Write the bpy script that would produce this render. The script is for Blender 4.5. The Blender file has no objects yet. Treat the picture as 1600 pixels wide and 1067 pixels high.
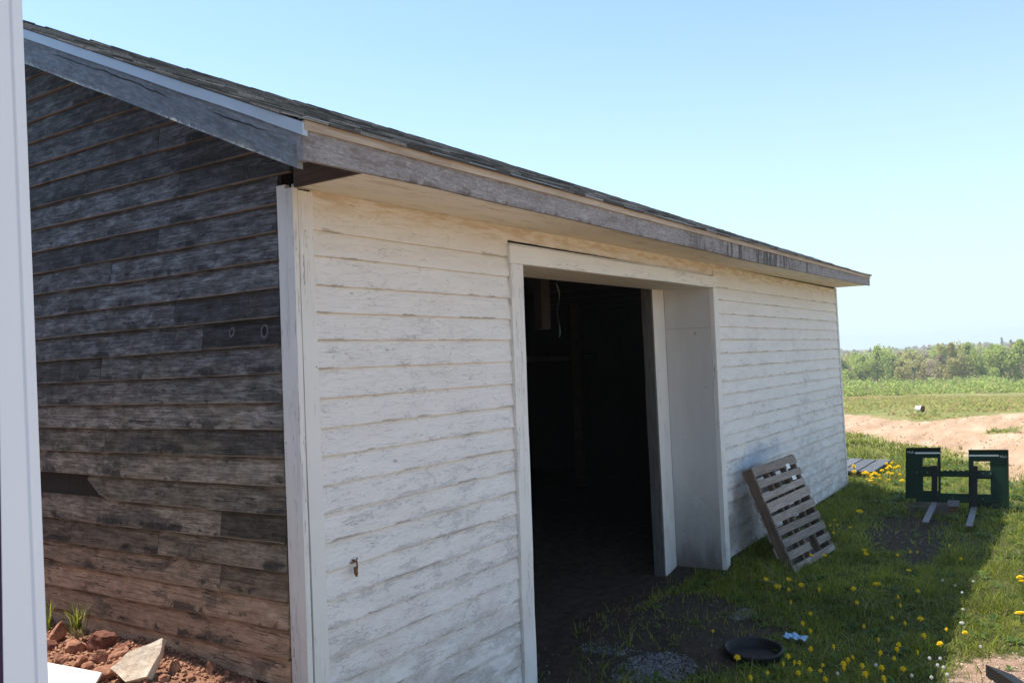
import bpy, bmesh, math, random
import numpy as np
from mathutils import Vector, Matrix, noise as mnoise

# ------------------------------------------------------------------ camera, sky, sun, exposure
# Geometry is written in units of 1.3 m (camera 1.65 units = 2.15 m up, on a bank); the last lines scale every thing to metres.
S = 1.3
HAZE = 0.0007
scene = bpy.context.scene
F, CX, CY, H = 1291.0, 800.0, 533.5, 1.65
def _d(px, py): return np.array([(px - CX) / F, -(py - CY) / F, -1.0])
_vx = _d(1690, 530); _vx /= np.linalg.norm(_vx)
_vy = _d(-1080, 622); _vy -= _vx * _vx.dot(_vy); _vy /= np.linalg.norm(_vy)
_R = np.array([_vx, _vy, np.cross(_vx, _vy)])
def on(px, py, ax, val):
    """the point of the world plane (axis ax = val) that the photograph shows at px, py"""
    r = _R @ _d(px, py); c = np.array([0, 0, H]); t = (val - c[ax]) / r[ax]
    return Vector(c + r * t)
cam_data = bpy.data.cameras.new('camera'); cam = bpy.data.objects.new('camera', cam_data)
scene.collection.objects.link(cam); scene.camera = cam
cam_data.sensor_width = 36; cam_data.lens = F / 1600 * 36
cam_data.clip_start = 0.05; cam_data.clip_end = 6000
m4 = Matrix([list(map(float, r)) for r in _R]).to_4x4(); m4.translation = Vector((0, 0, H * S)); cam.matrix_world = m4

SUN = Vector((-0.07, 0.512, 1.0)).normalized()
world = bpy.data.worlds.new('World'); scene.world = world; world.use_nodes = True
wn = world.node_tree.nodes; wl = world.node_tree.links
bg = wn['Background']; sky = wn.new('ShaderNodeTexSky'); sky.sky_type = 'NISHITA'; sky.sun_disc = False
sky.sun_elevation = math.asin(SUN.z); sky.sun_rotation = math.atan2(SUN.x, SUN.y)
sky.altitude = 0; sky.air_density = 1.0; sky.dust_density = 0.3; sky.ozone_density = 1.0
wtc = wn.new('ShaderNodeTexCoord'); wsx = wn.new('ShaderNodeSeparateXYZ'); wl.new(wtc.outputs['Generated'], wsx.inputs[0])
wmr = wn.new('ShaderNodeMapRange'); wmr.interpolation_type = 'SMOOTHSTEP'; wl.new(wsx.outputs[2], wmr.inputs[0])
wmr.inputs[1].default_value = 0.42; wmr.inputs[2].default_value = -0.02; wmr.inputs[3].default_value = 0.22; wmr.inputs[4].default_value = 0.92
wmx = wn.new('ShaderNodeMix'); wmx.data_type = 'RGBA'; wl.new(wmr.outputs[0], wmx.inputs[0]); wtt = wn.new('ShaderNodeMix'); wtt.data_type = 'RGBA'; wtt.blend_type = 'MULTIPLY'; wtt.inputs[0].default_value = 1; wl.new(sky.outputs[0], wtt.inputs[6]); wtt.inputs[7].default_value = (0.86, 1.03, 1.13, 1); wl.new(wtt.outputs[2], wmx.inputs[6]); wmx.inputs[7].default_value = (3.75, 4.8, 5.6, 1)
wl.new(wmx.outputs[2], bg.inputs[0]); bg.inputs[1].default_value = 0.15
sd = bpy.data.lights.new('sun', 'SUN'); sd.energy = 5.0; sd.angle = math.radians(0.5); sd.color = (1.0, 0.95, 0.86)
so = bpy.data.objects.new('sun', sd); scene.collection.objects.link(so)
so.rotation_euler = SUN.to_track_quat('Z', 'Y').to_euler(); so.location = (0, 10, 20)
scene.view_settings.view_transform = 'Standard'; scene.view_settings.look = 'None'
scene.view_settings.gamma = 1; scene.view_settings.exposure = 0.56
scene.cycles.max_bounces = 8; scene.cycles.diffuse_bounces = 5
scene.cycles.use_denoising = True

rng = np.random.default_rng(7); random.seed(7)

# ------------------------------------------------------------------ helpers
def sm(a, b, x):
    t = np.clip((x - a) / (b - a), 0, 1); return t * t * (3 - 2 * t)
class MB:
    """collects faces; each face carries a random 'bv' colour, every corner a uv (metres along, 0..1 across)"""
    def __init__(s): s.v, s.f, s.uv, s.bv, s.mi = [], [], [], [], []
    def face(s, pts, uv=None, bv=None, mi=0):
        n = len(s.v); s.v += [tuple(p) for p in pts]; s.f.append(tuple(range(n, n + len(pts))))
        s.uv += uv if uv else [(0.5, 0.5)] * len(pts); s.bv.append(bv if bv else s.cur); s.mi.append(mi)
    cur = (0.5, 0.5, 0.5)
    def rnd(s): s.cur = (random.random(), random.random(), random.random()); return s
    def box(s, lo, hi, M=None, mi=0):
        x0, y0, z0 = lo; x1, y1, z1 = hi
        c = [Vector(p) for p in ((x0,y0,z0),(x1,y0,z0),(x1,y1,z0),(x0,y1,z0),(x0,y0,z1),(x1,y0,z1),(x1,y1,z1),(x0,y1,z1))]
        if M is not None: c = [M @ p for p in c]
        for q in ((0,3,2,1),(4,5,6,7),(0,1,5,4),(1,2,6,5),(2,3,7,6),(3,0,4,7)):
            s.face([c[i] for i in q], mi=mi)
        return s
    def hull(s, a, b, mi=0):
        """prism between two equal polygons a and b (lists of points)"""
        s.face(list(reversed(a)), mi=mi); s.face(b, mi=mi); n = len(a)
        for i in range(n): s.face([a[i], a[(i+1) % n], b[(i+1) % n], b[i]], mi=mi)
        return s
    def tube(s, pts, r, n=6, mi=0):
        rings = []
        for i, p in enumerate(pts):
            p = Vector(p); d = (Vector(pts[min(i+1, len(pts)-1)]) - Vector(pts[max(i-1, 0)])).normalized()
            u = d.orthogonal().normalized(); w = d.cross(u); rr = r[i] if isinstance(r, (list, tuple)) else r
            rings.append([p + (u * math.cos(2*math.pi*k/n) + w * math.sin(2*math.pi*k/n)) * rr for k in range(n)])
        for a, b in zip(rings, rings[1:]):
            for k in range(n): s.face([a[k], a[(k+1) % n], b[(k+1) % n], b[k]], mi=mi)
        s.face(list(reversed(rings[0])), mi=mi); s.face(rings[-1], mi=mi)
        return s
    def build(s, name, mats, parent=None, bevel=0, smooth=False, origin=None):
        me = bpy.data.meshes.new(name)
        vs = s.v if origin is None else [tuple(Vector(p) - Vector(origin)) for p in s.v]
        me.from_pydata(vs, [], s.f)
        uvl = me.uv_layers.new(name='UVMap'); uvl.data.foreach_set('uv', np.array(s.uv, 'f').ravel())
        at = me.attributes.new('bv', 'FLOAT_COLOR', 'FACE')
        at.data.foreach_set('color', np.array([list(b) + [1] for b in s.bv], 'f').ravel())
        for m in (mats if isinstance(mats, (list, tuple)) else [mats]): me.materials.append(m)
        me.polygons.foreach_set('material_index', s.mi)
        if smooth: me.polygons.foreach_set('use_smooth', [True] * len(s.f))
        if bevel or smooth:
            bm = bmesh.new(); bm.from_mesh(me); bmesh.ops.remove_doubles(bm, verts=bm.verts, dist=1e-5)
            bm.to_mesh(me); bm.free()
        me.update()
        o = bpy.data.objects.new(name, me); scene.collection.objects.link(o)
        if origin is not None: o.location = origin
        if parent is not None: o.parent = parent
        if bevel:
            b = o.modifiers.new('bevel', 'BEVEL'); b.width = bevel; b.segments = 2; b.limit_method = 'ANGLE'; b.angle_limit = math.radians(35)
        return o
def np_mesh(name, verts, faces_flat, loop_start, loop_total, mats, bv=None, parent=None):
    """a large mesh straight from numpy arrays"""
    me = bpy.data.meshes.new(name); nv, nf = len(verts), len(loop_start)
    me.vertices.add(nv); me.vertices.foreach_set('co', verts.astype('f').ravel())
    me.loops.add(len(faces_flat)); me.loops.foreach_set('vertex_index', faces_flat.astype('i'))
    me.polygons.add(nf); me.polygons.foreach_set('loop_start', loop_start.astype('i'))
    me.update(calc_edges=True); me.validate()
    if bv is not None:
        at = me.attributes.new('bv', 'FLOAT_COLOR', 'FACE')
        at.data.foreach_set('color', np.concatenate([bv, np.ones((nf, 1))], 1).astype('f').ravel())
    me.materials.append(mats); o = bpy.data.objects.new(name, me); scene.collection.objects.link(o)
    if parent is not None: o.parent = parent
    return o
def tag(o, label=None, cat=None, group=None, kind=None):
    if label: o['label'] = label
    if cat: o['category'] = cat
    if group: o['group'] = group
    if kind: o['kind'] = kind
    return o
def empty(name, loc, label, cat, group=None, rz=0):
    o = bpy.data.objects.new(name, None); scene.collection.objects.link(o); o.empty_display_size = 0.1
    o.location = loc; o.rotation_euler[2] = rz
    return tag(o, label, cat, group)
def copy_tree(o, parent=None):
    c = o.copy(); scene.collection.objects.link(c); c.parent = parent
    for ch in o.children: copy_tree(ch, c)
    return c

# ------------------------------------------------------------------ materials
class G:
    def __init__(s, name, rough=0.85, spec=0.3):
        s.m = bpy.data.materials.new(name); s.m.use_nodes = True; s.n = s.m.node_tree.nodes; s.l = s.m.node_tree.links
        s.b = s.n['Principled BSDF']; s.b.inputs['Roughness'].default_value = rough; s.b.inputs['Specular IOR Level'].default_value = spec
        s.tc = s.n.new('ShaderNodeTexCoord'); s.obj = s.tc.outputs['Object']; s.uv = s.tc.outputs['UV']
        a = s.n.new('ShaderNodeAttribute'); a.attribute_name = 'bv'; s.bv = a.outputs['Vector']
        x = s.n.new('ShaderNodeSeparateXYZ'); s.l.new(s.bv, x.inputs[0]); s.r1, s.r2, s.r3 = x.outputs
        x = s.n.new('ShaderNodeSeparateXYZ'); s.l.new(s.obj, x.inputs[0]); s.x, s.y, s.z = x.outputs
    def put(s, sock, v):
        if isinstance(v, bpy.types.NodeSocket): s.l.new(v, sock)
        elif isinstance(v, (tuple, list)) and len(v) == 3 and sock.type == 'RGBA': sock.default_value = (*v, 1)
        else: sock.default_value = v
    def math(s, op, a, b=0.0, clamp=False):
        n = s.n.new('ShaderNodeMath'); n.operation = op; n.use_clamp = clamp; s.put(n.inputs[0], a); s.put(n.inputs[1], b); return n.outputs[0]
    def vec(s, v, scale=(1,1,1), off=None, rot=(0,0,0)):
        if off is not None:
            n = s.n.new('ShaderNodeVectorMath'); n.operation = 'MULTIPLY_ADD'; s.put(n.inputs[0], off); n.inputs[1].default_value = (13, 17, 19); s.put(n.inputs[2], v); v = n.outputs[0]
        n = s.n.new('ShaderNodeMapping'); s.l.new(v, n.inputs[0]); n.inputs['Rotation'].default_value = rot; n.inputs['Scale'].default_value = scale; return n.outputs[0]
    def noise(s, v, scale, detail=4, rough=0.55, dist=0.0):
        n = s.n.new('ShaderNodeTexNoise'); s.l.new(v, n.inputs['Vector']); n.inputs['Scale'].default_value = scale
        n.inputs['Detail'].default_value = detail; n.inputs['Roughness'].default_value = rough; n.inputs['Distortion'].default_value = dist; return n.outputs[0]
    def voro(s, v, scale, rnd=1.0):
        n = s.n.new('ShaderNodeTexVoronoi'); s.l.new(v, n.inputs['Vector']); n.inputs['Scale'].default_value = scale; n.inputs['Randomness'].default_value = rnd; return n.outputs['Distance']
    def step(s, v, a, b):
        n = s.n.new('ShaderNodeMapRange'); n.interpolation_type = 'SMOOTHSTEP'; s.put(n.inputs[0], v); s.put(n.inputs[1], a); s.put(n.inputs[2], b); return n.outputs[0]
    def mix(s, f, a, b, mode='MIX'):
        n = s.n.new('ShaderNodeMix'); n.data_type = 'RGBA'; n.blend_type = mode; s.put(n.inputs[0], f)
        s.put(n.inputs[6], a); s.put(n.inputs[7], b); return n.outputs[2]
    def ramp(s, f, stops):
        n = s.n.new('ShaderNodeValToRGB'); s.put(n.inputs[0], f); e = n.color_ramp.elements
        while len(e) < len(stops): e.new(0.5)
        for el, (p, c) in zip(e, stops): el.position = p; el.color = (*c, 1)
        return n.outputs[0]
    def band(s, v, c, w):
        """1 where v is within w of c"""
        return s.math('SUBTRACT', 1.0, s.step(s.math('ABSOLUTE', s.math('SUBTRACT', v, c)), w * .4, w), clamp=True)
    def bright(s, col, fac):
        n = s.n.new('ShaderNodeVectorMath'); n.operation = 'SCALE'; s.l.new(col, n.inputs[0]); s.put(n.inputs[3], fac); return n.outputs[0]
    def done(s, col, bump=None, dist=0.004, strength=0.6, rough=None):
        s.put(s.b.inputs['Base Color'], col)
        if rough is not None: s.put(s.b.inputs['Roughness'], rough)
        if bump is not None:
            n = s.n.new('ShaderNodeBump'); n.inputs['Distance'].default_value = dist; n.inputs['Strength'].default_value = strength
            s.l.new(bump, n.inputs['Height']); s.l.new(n.outputs[0], s.b.inputs['Normal'])
        return s.m
    def blob(s, cx, cy, cz, rx, ry, rz, warp=0.35, wscale=9):
        """a stain: 1 inside a ragged ellipsoid in object space"""
        n = s.n.new('ShaderNodeVectorMath'); n.operation = 'SUBTRACT'; s.l.new(s.obj, n.inputs[0]); n.inputs[1].default_value = (cx, cy, cz)
        k = s.n.new('ShaderNodeVectorMath'); k.operation = 'MULTIPLY'; s.l.new(n.outputs[0], k.inputs[0]); k.inputs[1].default_value = (1/rx, 1/ry, 1/rz)
        q = s.n.new('ShaderNodeVectorMath'); q.operation = 'LENGTH'; s.l.new(k.outputs[0], q.inputs[0])
        d = s.math('ADD', q.outputs['Value'], s.math('MULTIPLY', s.math('SUBTRACT', s.noise(s.obj, wscale, 3), 0.5), warp * 4))
        return s.math('SUBTRACT', 1.0, s.step(d, 0.45, 1.1), clamp=True)
AX = {'x': (1, 14, 14), 'y': (14, 1, 14), 'z': (14, 14, 1)}
BL = {'x': (1, 4, 4), 'y': (4, 1, 4), 'z': (4, 4, 1)}
def uvsep(g):
    x = g.n.new('ShaderNodeSeparateXYZ'); g.l.new(g.uv, x.inputs[0]); return x.outputs[0], x.outputs[1]

def mat_white_siding():
    g = G('peeling_white_paint', 0.75, 0.25); u, v = uvsep(g)
    fine = g.noise(g.vec(g.obj, (1.3, 26, 26), g.bv), 5, 7, 0.66, 0.1); blot = g.noise(g.vec(g.obj, (1.8, 5, 5), g.bv), 3.0, 8, 0.75, 0.2)
    chip = g.noise(g.vec(g.obj, (9, 22, 22), g.bv), 6, 6, 0.78, 0.3); area = g.noise(g.vec(g.obj, (0.9, 1, 1.6)), 1.4, 3)
    wood = g.ramp(fine, [(0.3, (0.27, 0.25, 0.25)), (0.7, (0.47, 0.45, 0.45))])
    paint = g.mix(g.noise(g.vec(g.obj, (2, 5, 5)), 2.0, 4), (0.71, 0.68, 0.645), (0.82, 0.795, 0.77))
    low = g.step(g.z, 1.9, 0.3)
    w = g.math('ADD', g.math('MULTIPLY', blot, 0.62), g.math('MULTIPLY', chip, 0.42)); w = g.math('ADD', w, g.math('MULTIPLY', fine, 0.12))
    w = g.math('ADD', w, g.math('MULTIPLY', low, 0.085)); w = g.math('ADD', w, g.math('MULTIPLY', g.step(v, 0.22, 0.0), 0.05)); w = g.math('ADD', w, g.math('MULTIPLY', g.math('SUBTRACT', g.r2, 0.5), 0.05))
    w = g.math('SUBTRACT', w, g.math('MULTIPLY', g.step(g.z, 1.9, 2.05), 0.10)); w = g.math('ADD', w, g.math('MULTIPLY', g.math('SUBTRACT', area, 0.5), 0.28))
    worn = g.step(w, 0.685, 0.715); thin = g.step(w, 0.56, 0.70)
    col = g.mix(g.math('MULTIPLY', thin, 0.14), paint, (0.52, 0.50, 0.49)); col = g.mix(g.math('MULTIPLY', worn, 0.38), col, wood)
    rim = g.band(w, 0.690, 0.012); col = g.mix(g.math('MULTIPLY', rim, 0.25), col, (0.85, 0.84, 0.82))
    crack = g.band(g.noise(g.vec(g.obj, (2.4, 26, 26), g.bv), 2.6, 3, 0.5, 1.8), 0.5, 0.008)
    col = g.mix(g.math('MULTIPLY', crack, g.math('MULTIPLY', g.step(blot, 0.48, 0.60), 0.6)), col, (0.20, 0.18, 0.18))
    kd = g.voro(g.vec(g.obj, (2.6, 6, 6), g.bv), 2.0); kk = g.math('SUBTRACT', 1.0, g.step(g.math('ADD', kd, g.math('MULTIPLY', chip, 0.05)), 0.08, 0.11)); ksel = g.step(g.noise(g.vec(g.obj, (3, 8, 8), g.bv), 2, 1), 0.50, 0.56)
    col = g.mix(g.math('MULTIPLY', g.math('MULTIPLY', kk, ksel), 0.6), col, (0.27, 0.25, 0.26))
    nail = g.math('SUBTRACT', 1.0, g.step(g.voro(g.vec(g.obj, (3.3, 9, 9), g.bv), 2.5), 0.02, 0.045)); col = g.mix(g.math('MULTIPLY', nail, 0.75), col, (0.17, 0.11, 0.08))
    drip = g.math('MULTIPLY', g.step(g.noise(g.vec(g.obj, (30, 1, 3.5), g.bv), 1.6, 3, 0.6), 0.60, 0.72), g.step(blot, 0.52, 0.62)); col = g.mix(g.math('MULTIPLY', drip, 0.35), col, (0.36, 0.34, 0.34))
    fray = g.math('MULTIPLY', g.step(g.math('ADD', v, g.math('MULTIPLY', blot, 0.35)), 0.23, 0.19), g.step(g.noise(g.vec(g.obj, (2.5, 1, 1), g.bv), 1.7, 3), 0.52, 0.58)); col = g.mix(g.math('MULTIPLY', fray, 0.75), col, (0.30, 0.27, 0.26))
    lapn = g.noise(g.vec(g.obj, (5, 5, 5)), 2, 3); col = g.mix(g.math('MULTIPLY', g.step(v, 0.86, 0.93), g.math('ADD', 0.05, g.math('MULTIPLY', g.step(lapn, 0.35, 0.6), 0.45))), col, (0.62, 0.53, 0.41))
    mud = g.math('MULTIPLY', g.step(g.z, 0.95, 0.1), g.step(g.noise(g.vec(g.obj, (2, 2, 4)), 3, 6, 0.65), 0.40, 0.60)); col = g.mix(g.math('MULTIPLY', mud, 0.5), col, (0.42, 0.33, 0.28))
    top = g.math('MULTIPLY', g.step(g.z, 2.15, 2.28), g.step(g.noise(g.vec(g.obj, (1.3, 1, 9)), 4.5, 6, 0.72), 0.42, 0.60)); col = g.mix(g.math('MULTIPLY', top, 0.7), col, (0.52, 0.36, 0.19)); col = g.mix(g.math('MULTIPLY', g.step(g.z, 2.02, 2.12), 0.25), col, (0.66, 0.57, 0.43))
    blue = g.blob(6.85, 2.24, 0.77, 0.62, 0.5, 0.13, 0.5, 10); col = g.mix(g.math('MULTIPLY', blue, 0.38), col, (0.24, 0.36, 0.52))
    dark = g.blob(6.3, 2.24, 0.30, 0.5, 0.5, 0.25, 0.4, 6); col = g.mix(g.math('MULTIPLY', dark, 0.6), col, (0.20, 0.17, 0.15))
    h = g.math('SUBTRACT', g.math('MULTIPLY', fine, 0.3), g.math('MULTIPLY', worn, 0.5)); h = g.math('SUBTRACT', h, g.math('ADD', crack, fray))
    return g.done(col, h, 0.003, 0.6)
def mat_trim(name, axis, wear=0.0, stain=0.0, base=(0.73, 0.715, 0.685)):
    g = G(name, 0.7, 0.3)
    fine = g.noise(g.vec(g.obj, AX[axis], g.bv), 6, 6, 0.65, 0.3); blot = g.noise(g.vec(g.obj, BL[axis], g.bv), 2.5, 5)
    col = g.mix(g.noise(g.obj, 4, 5), tuple(c * 0.92 for c in base), tuple(min(1, c * 1.08) for c in base))
    w = g.math('ADD', g.math('MULTIPLY', fine, 0.5), g.math('MULTIPLY', blot, 0.6)); worn = g.step(w, 0.70 - wear, 0.82 - wear)
    col = g.mix(g.math('MULTIPLY', worn, 0.65), col, (0.33, 0.31, 0.30))
    ax = {'x': (1.2, 30, 30), 'y': (30, 1.2, 30), 'z': (30, 30, 1.2)}[axis]
    crack = g.math('MULTIPLY', g.band(g.noise(g.vec(g.obj, ax, g.bv), 2.0, 3, 0.5, 0.8), 0.5, 0.010), g.step(blot, 0.42, 0.58))
    col = g.mix(g.math('MULTIPLY', crack, 0.7), col, (0.14, 0.13, 0.12))
    sp = g.math('SUBTRACT', 1.0, g.step(g.voro(g.vec(g.obj, (6, 6, 6), g.bv), 2.0), 0.03, 0.07)); col = g.mix(g.math('MULTIPLY', sp, 0.6), col, (0.20, 0.15, 0.12))
    mud = g.math('MULTIPLY', g.step(g.z, 1.1, 0.1), g.step(g.noise(g.obj, 4, 5), 0.38, 0.68)); col = g.mix(g.math('MULTIPLY', mud, 0.4), col, (0.40, 0.30, 0.26))
    if stain: col = g.mix(g.math('MULTIPLY', g.step(g.noise(g.vec(g.obj, (1.2, 6, 6)), 3.2, 5, 0.65), 0.52, 0.72), stain), col, (0.42, 0.28, 0.15))
    return g.done(col, g.math('SUBTRACT', g.math('MULTIPLY', fine, 0.4), crack), 0.003, 0.5)
def mat_grey_siding():
    g = G('weathered_bare_boards', 0.85, 0.25); u, v = uvsep(g)
    fine = g.noise(g.vec(g.obj, (30, 1.6, 30), g.bv), 4.5, 6, 0.62, 0.15); med = g.noise(g.vec(g.obj, (9, 3.2, 9), g.bv), 3.2, 8, 0.72, 0.4)
    blot = g.noise(g.vec(g.obj, (3, 1.3, 4), g.bv), 2.2, 5, 0.6, 0.5); patch = g.noise(g.vec(g.obj, (7, 4, 7), g.bv), 5, 6, 0.75)
    t = g.math('ADD', g.math('MULTIPLY', fine, 0.40), g.math('MULTIPLY', med, 0.60))
    a = g.ramp(t, [(0.35, (0.024, 0.023, 0.023)), (0.49, (0.088, 0.087, 0.090)), (0.65, (0.25, 0.255, 0.27))])
    b = g.ramp(t, [(0.35, (0.060, 0.048, 0.036)), (0.49, (0.19, 0.155, 0.115)), (0.65, (0.41, 0.355, 0.28))])
    c = g.ramp(t, [(0.32, (0.20, 0.12, 0.075)), (0.64, (0.54, 0.37, 0.25))])
    low = g.step(g.math('ADD', g.z, g.math('MULTIPLY', blot, 0.6)), 2.15, 1.45); col = g.mix(low, a, b)
    low2 = g.step(g.math('ADD', g.z, g.math('MULTIPLY', g.math('SUBTRACT', patch, 0.5), 0.5)), 1.05, 0.66); col = g.mix(low2, col, c)
    col = g.bright(col, g.math('ADD', 0.60, g.math('MULTIPLY', g.r1, 0.75)))
    col = g.mix(g.math('MULTIPLY', g.step(blot, 0.54, 0.66), 0.6), col, (0.045, 0.040, 0.037))
    col = g.mix(g.math('MULTIPLY', g.step(patch, 0.62, 0.70), 0.25), col, (0.40, 0.38, 0.35))
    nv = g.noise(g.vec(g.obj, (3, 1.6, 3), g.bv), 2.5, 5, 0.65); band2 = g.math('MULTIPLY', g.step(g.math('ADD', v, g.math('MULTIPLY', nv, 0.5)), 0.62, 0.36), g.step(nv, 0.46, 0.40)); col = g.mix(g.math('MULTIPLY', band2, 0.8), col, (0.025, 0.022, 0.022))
    kd = g.voro(g.vec(g.obj, (5, 2.4, 6), g.bv), 1.7); ks = g.step(g.r3, 0.30, 0.4); kk = g.math('SUBTRACT', 1.0, g.step(g.math('ADD', kd, g.math('MULTIPLY', med, 0.08)), 0.08, 0.13))
    col = g.mix(g.math('MULTIPLY', g.math('MULTIPLY', kk, 0.85), ks), col, (0.018, 0.016, 0.015))
    for ky, kz, r_ in ((2.60, 1.779, 0.012), (2.41, 1.777, 0.016)):
        dd = g.math('SQRT', g.math('ADD', g.math('POWER', g.math('SUBTRACT', g.y, ky), 2.0), g.math('POWER', g.math('MULTIPLY', g.math('SUBTRACT', g.z, kz), 0.75), 2.0))); dd = g.math('ADD', dd, g.math('MULTIPLY', g.math('SUBTRACT', g.noise(g.obj, 28, 4), 0.5), 0.022))
        col = g.mix(g.math('MULTIPLY', g.band(dd, r_, 0.005), 0.4), col, (0.28, 0.29, 0.30)); col = g.mix(g.step(dd, r_ - 0.004, r_ - 0.008), col, (0.012, 0.011, 0.011))
    scr = g.math('MULTIPLY', g.band(g.noise(g.vec(g.obj, (8, 9, 3), g.bv, (0.6, 0, 0)), 2.5, 3, 0.5, 0.8), 0.5, 0.012), g.step(blot, 0.56, 0.62)); col = g.mix(g.math('MULTIPLY', scr, 0.18), col, (0.42, 0.36, 0.30))
    crack = g.math('MULTIPLY', g.band(g.noise(g.vec(g.obj, (30, 1.2, 30), g.bv), 2.0, 3, 0.5, 1.2), 0.5, 0.012), g.step(blot, 0.40, 0.52)); col = g.mix(g.math('MULTIPLY', crack, 0.8), col, (0.02, 0.018, 0.016))
    lap_shade = g.math('MULTIPLY', g.step(v, 0.70, 0.92), g.step(g.noise(g.vec(g.obj, (3, 2, 3)), 3, 3), 0.30, 0.6)); col = g.mix(g.math('MULTIPLY', lap_shade, 0.75), col, (0.05, 0.036, 0.026))  # uneven shade under each lap, painted into the board colour
    edge = g.step(v, 0.045, 0.02); col = g.mix(g.math('MULTIPLY', edge, g.math('ADD', 0.35, g.math('MULTIPLY', g.step(nv, 0.4, 0.6), 0.4))), col, (0.30, 0.22, 0.15))
    nail = g.math('SUBTRACT', 1.0, g.step(g.voro(g.vec(g.obj, (8, 3, 9), g.bv), 2.6), 0.02, 0.04)); col = g.mix(nail, col, (0.03, 0.02, 0.015))
    h = g.math('SUBTRACT', t, g.math('ADD', g.math('MULTIPLY', crack, 1.5), kk))
    return g.done(col, h, 0.006, 0.8)
def mat_wood(name, axis, dark, light, rough=0.85, lichen=0.0, stain=0.0, rot=(0,0,0), rand=0.5, slope=False):
    g = G(name, rough, 0.25); ob = g.vec(g.obj, (1,1,1), None, rot)
    fine = g.noise(g.vec(ob, AX[axis], g.bv), 6, 7, 0.7, 0.4); blot = g.noise(g.vec(ob, BL[axis], g.bv), 2.4, 6, 0.65, 0.4)
    col = g.ramp(fine, [(0.28, dark), (0.72, light)])
    col = g.bright(col, g.math('ADD', 1 - rand / 2, g.math('MULTIPLY', g.r1, rand)))
    col = g.mix(g.math('MULTIPLY', g.step(blot, 0.48, 0.72), 0.55), col, tuple(c * 0.8 for c in dark))
    if lichen:
        li = g.step(g.noise(g.vec(ob, (3, 6, 6)), 5, 6, 0.75), 0.56, 0.70); col = g.mix(g.math('MULTIPLY', li, lichen), col, (0.50, 0.50, 0.48))
    if stain:
        st = g.math('MULTIPLY', g.step(g.noise(g.vec(ob, (9, 1, 2)), 2.2, 4), 0.52, 0.66), g.step(g.noise(g.vec(ob, (1.0, 1, 1)), 1.3, 2), 0.48, 0.62)); col = g.mix(g.math('MULTIPLY', st, stain), col, (0.04, 0.035, 0.03))
    return g.done(col, fine, 0.004, 0.7)
def mat_rake():
    g = G('dark_rake_wood', 0.8, 0.25); u, v = uvsep(g); cv = g.vec(g.uv, (1, 1, 1))
    fine = g.noise(g.vec(g.uv, (2.5, 1.2, 1), g.bv), 9, 7, 0.7, 0.5); blot = g.noise(g.vec(g.uv, (2.5, 1.5, 1)), 2.2, 6, 0.7)
    col = g.ramp(fine, [(0.3, (0.10, 0.11, 0.12)), (0.7, (0.26, 0.28, 0.30))]); col = g.mix(g.math('MULTIPLY', g.step(blot, 0.45, 0.65), 0.5), col, (0.07, 0.07, 0.075))
    scuff = g.step(g.noise(g.vec(g.uv, (7, 1.4, 1)), 5, 6, 0.8), 0.56, 0.68); col = g.mix(g.math('MULTIPLY', scuff, 0.45), col, (0.44, 0.46, 0.46))
    edge = g.math('MULTIPLY', g.step(g.math('ADD', g.math('MULTIPLY', v, 0.9), g.math('MULTIPLY', g.noise(g.vec(g.uv, (9, 1.2, 1)), 4, 7, 0.85, 1.0), 0.9)), 0.52, 0.40), g.step(g.noise(g.vec(g.uv, (1, 0, 0)), 2.3, 2), 0.40, 0.55)); col = g.mix(edge, col, (0.60, 0.60, 0.53))
    crack = g.band(g.math('ADD', v, g.math('MULTIPLY', g.noise(g.vec(g.uv, (1.1, 0.2, 1)), 3, 3), 0.55)), 0.93, 0.035); cm = g.step(g.noise(g.vec(g.uv, (1, 0, 0)), 1.3, 1), 0.46, 0.52); col = g.mix(g.math('MULTIPLY', crack, cm), col, (0.02, 0.02, 0.02))
    return g.done(col, fine, 0.004, 0.7)
def mat_shingle():
    g = G('asphalt_shingles', 0.9, 0.25); u, v = uvsep(g)
    n = g.noise(g.obj, 140, 3, 0.8); n2 = g.noise(g.obj, 3, 5)
    col = g.ramp(n, [(0.3, (0.050, 0.046, 0.042)), (0.7, (0.17, 0.155, 0.14))]); col = g.bright(col, g.math('ADD', 0.35, g.math('MULTIPLY', g.math('POWER', g.r1, 2.0), 2.2)))
    col = g.mix(g.math('MULTIPLY', g.step(n2, 0.5, 0.7), 0.4), col, (0.16, 0.15, 0.12))
    return g.done(col, n, 0.003, 0.8)
def mat_plain(name, col, rough=0.6, spec=0.4, metal=0.0, var=0.15, scale=6, bump=0.0):
    g = G(name, rough, spec); n = g.noise(g.obj, scale, 5); g.b.inputs['Metallic'].default_value = metal
    c = g.mix(n, tuple(x * (1 - var) for x in col), tuple(min(1, x * (1 + var)) for x in col))
    return g.done(c, g.noise(g.obj, scale * 12, 3) if bump else None, 0.002, bump)
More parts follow.
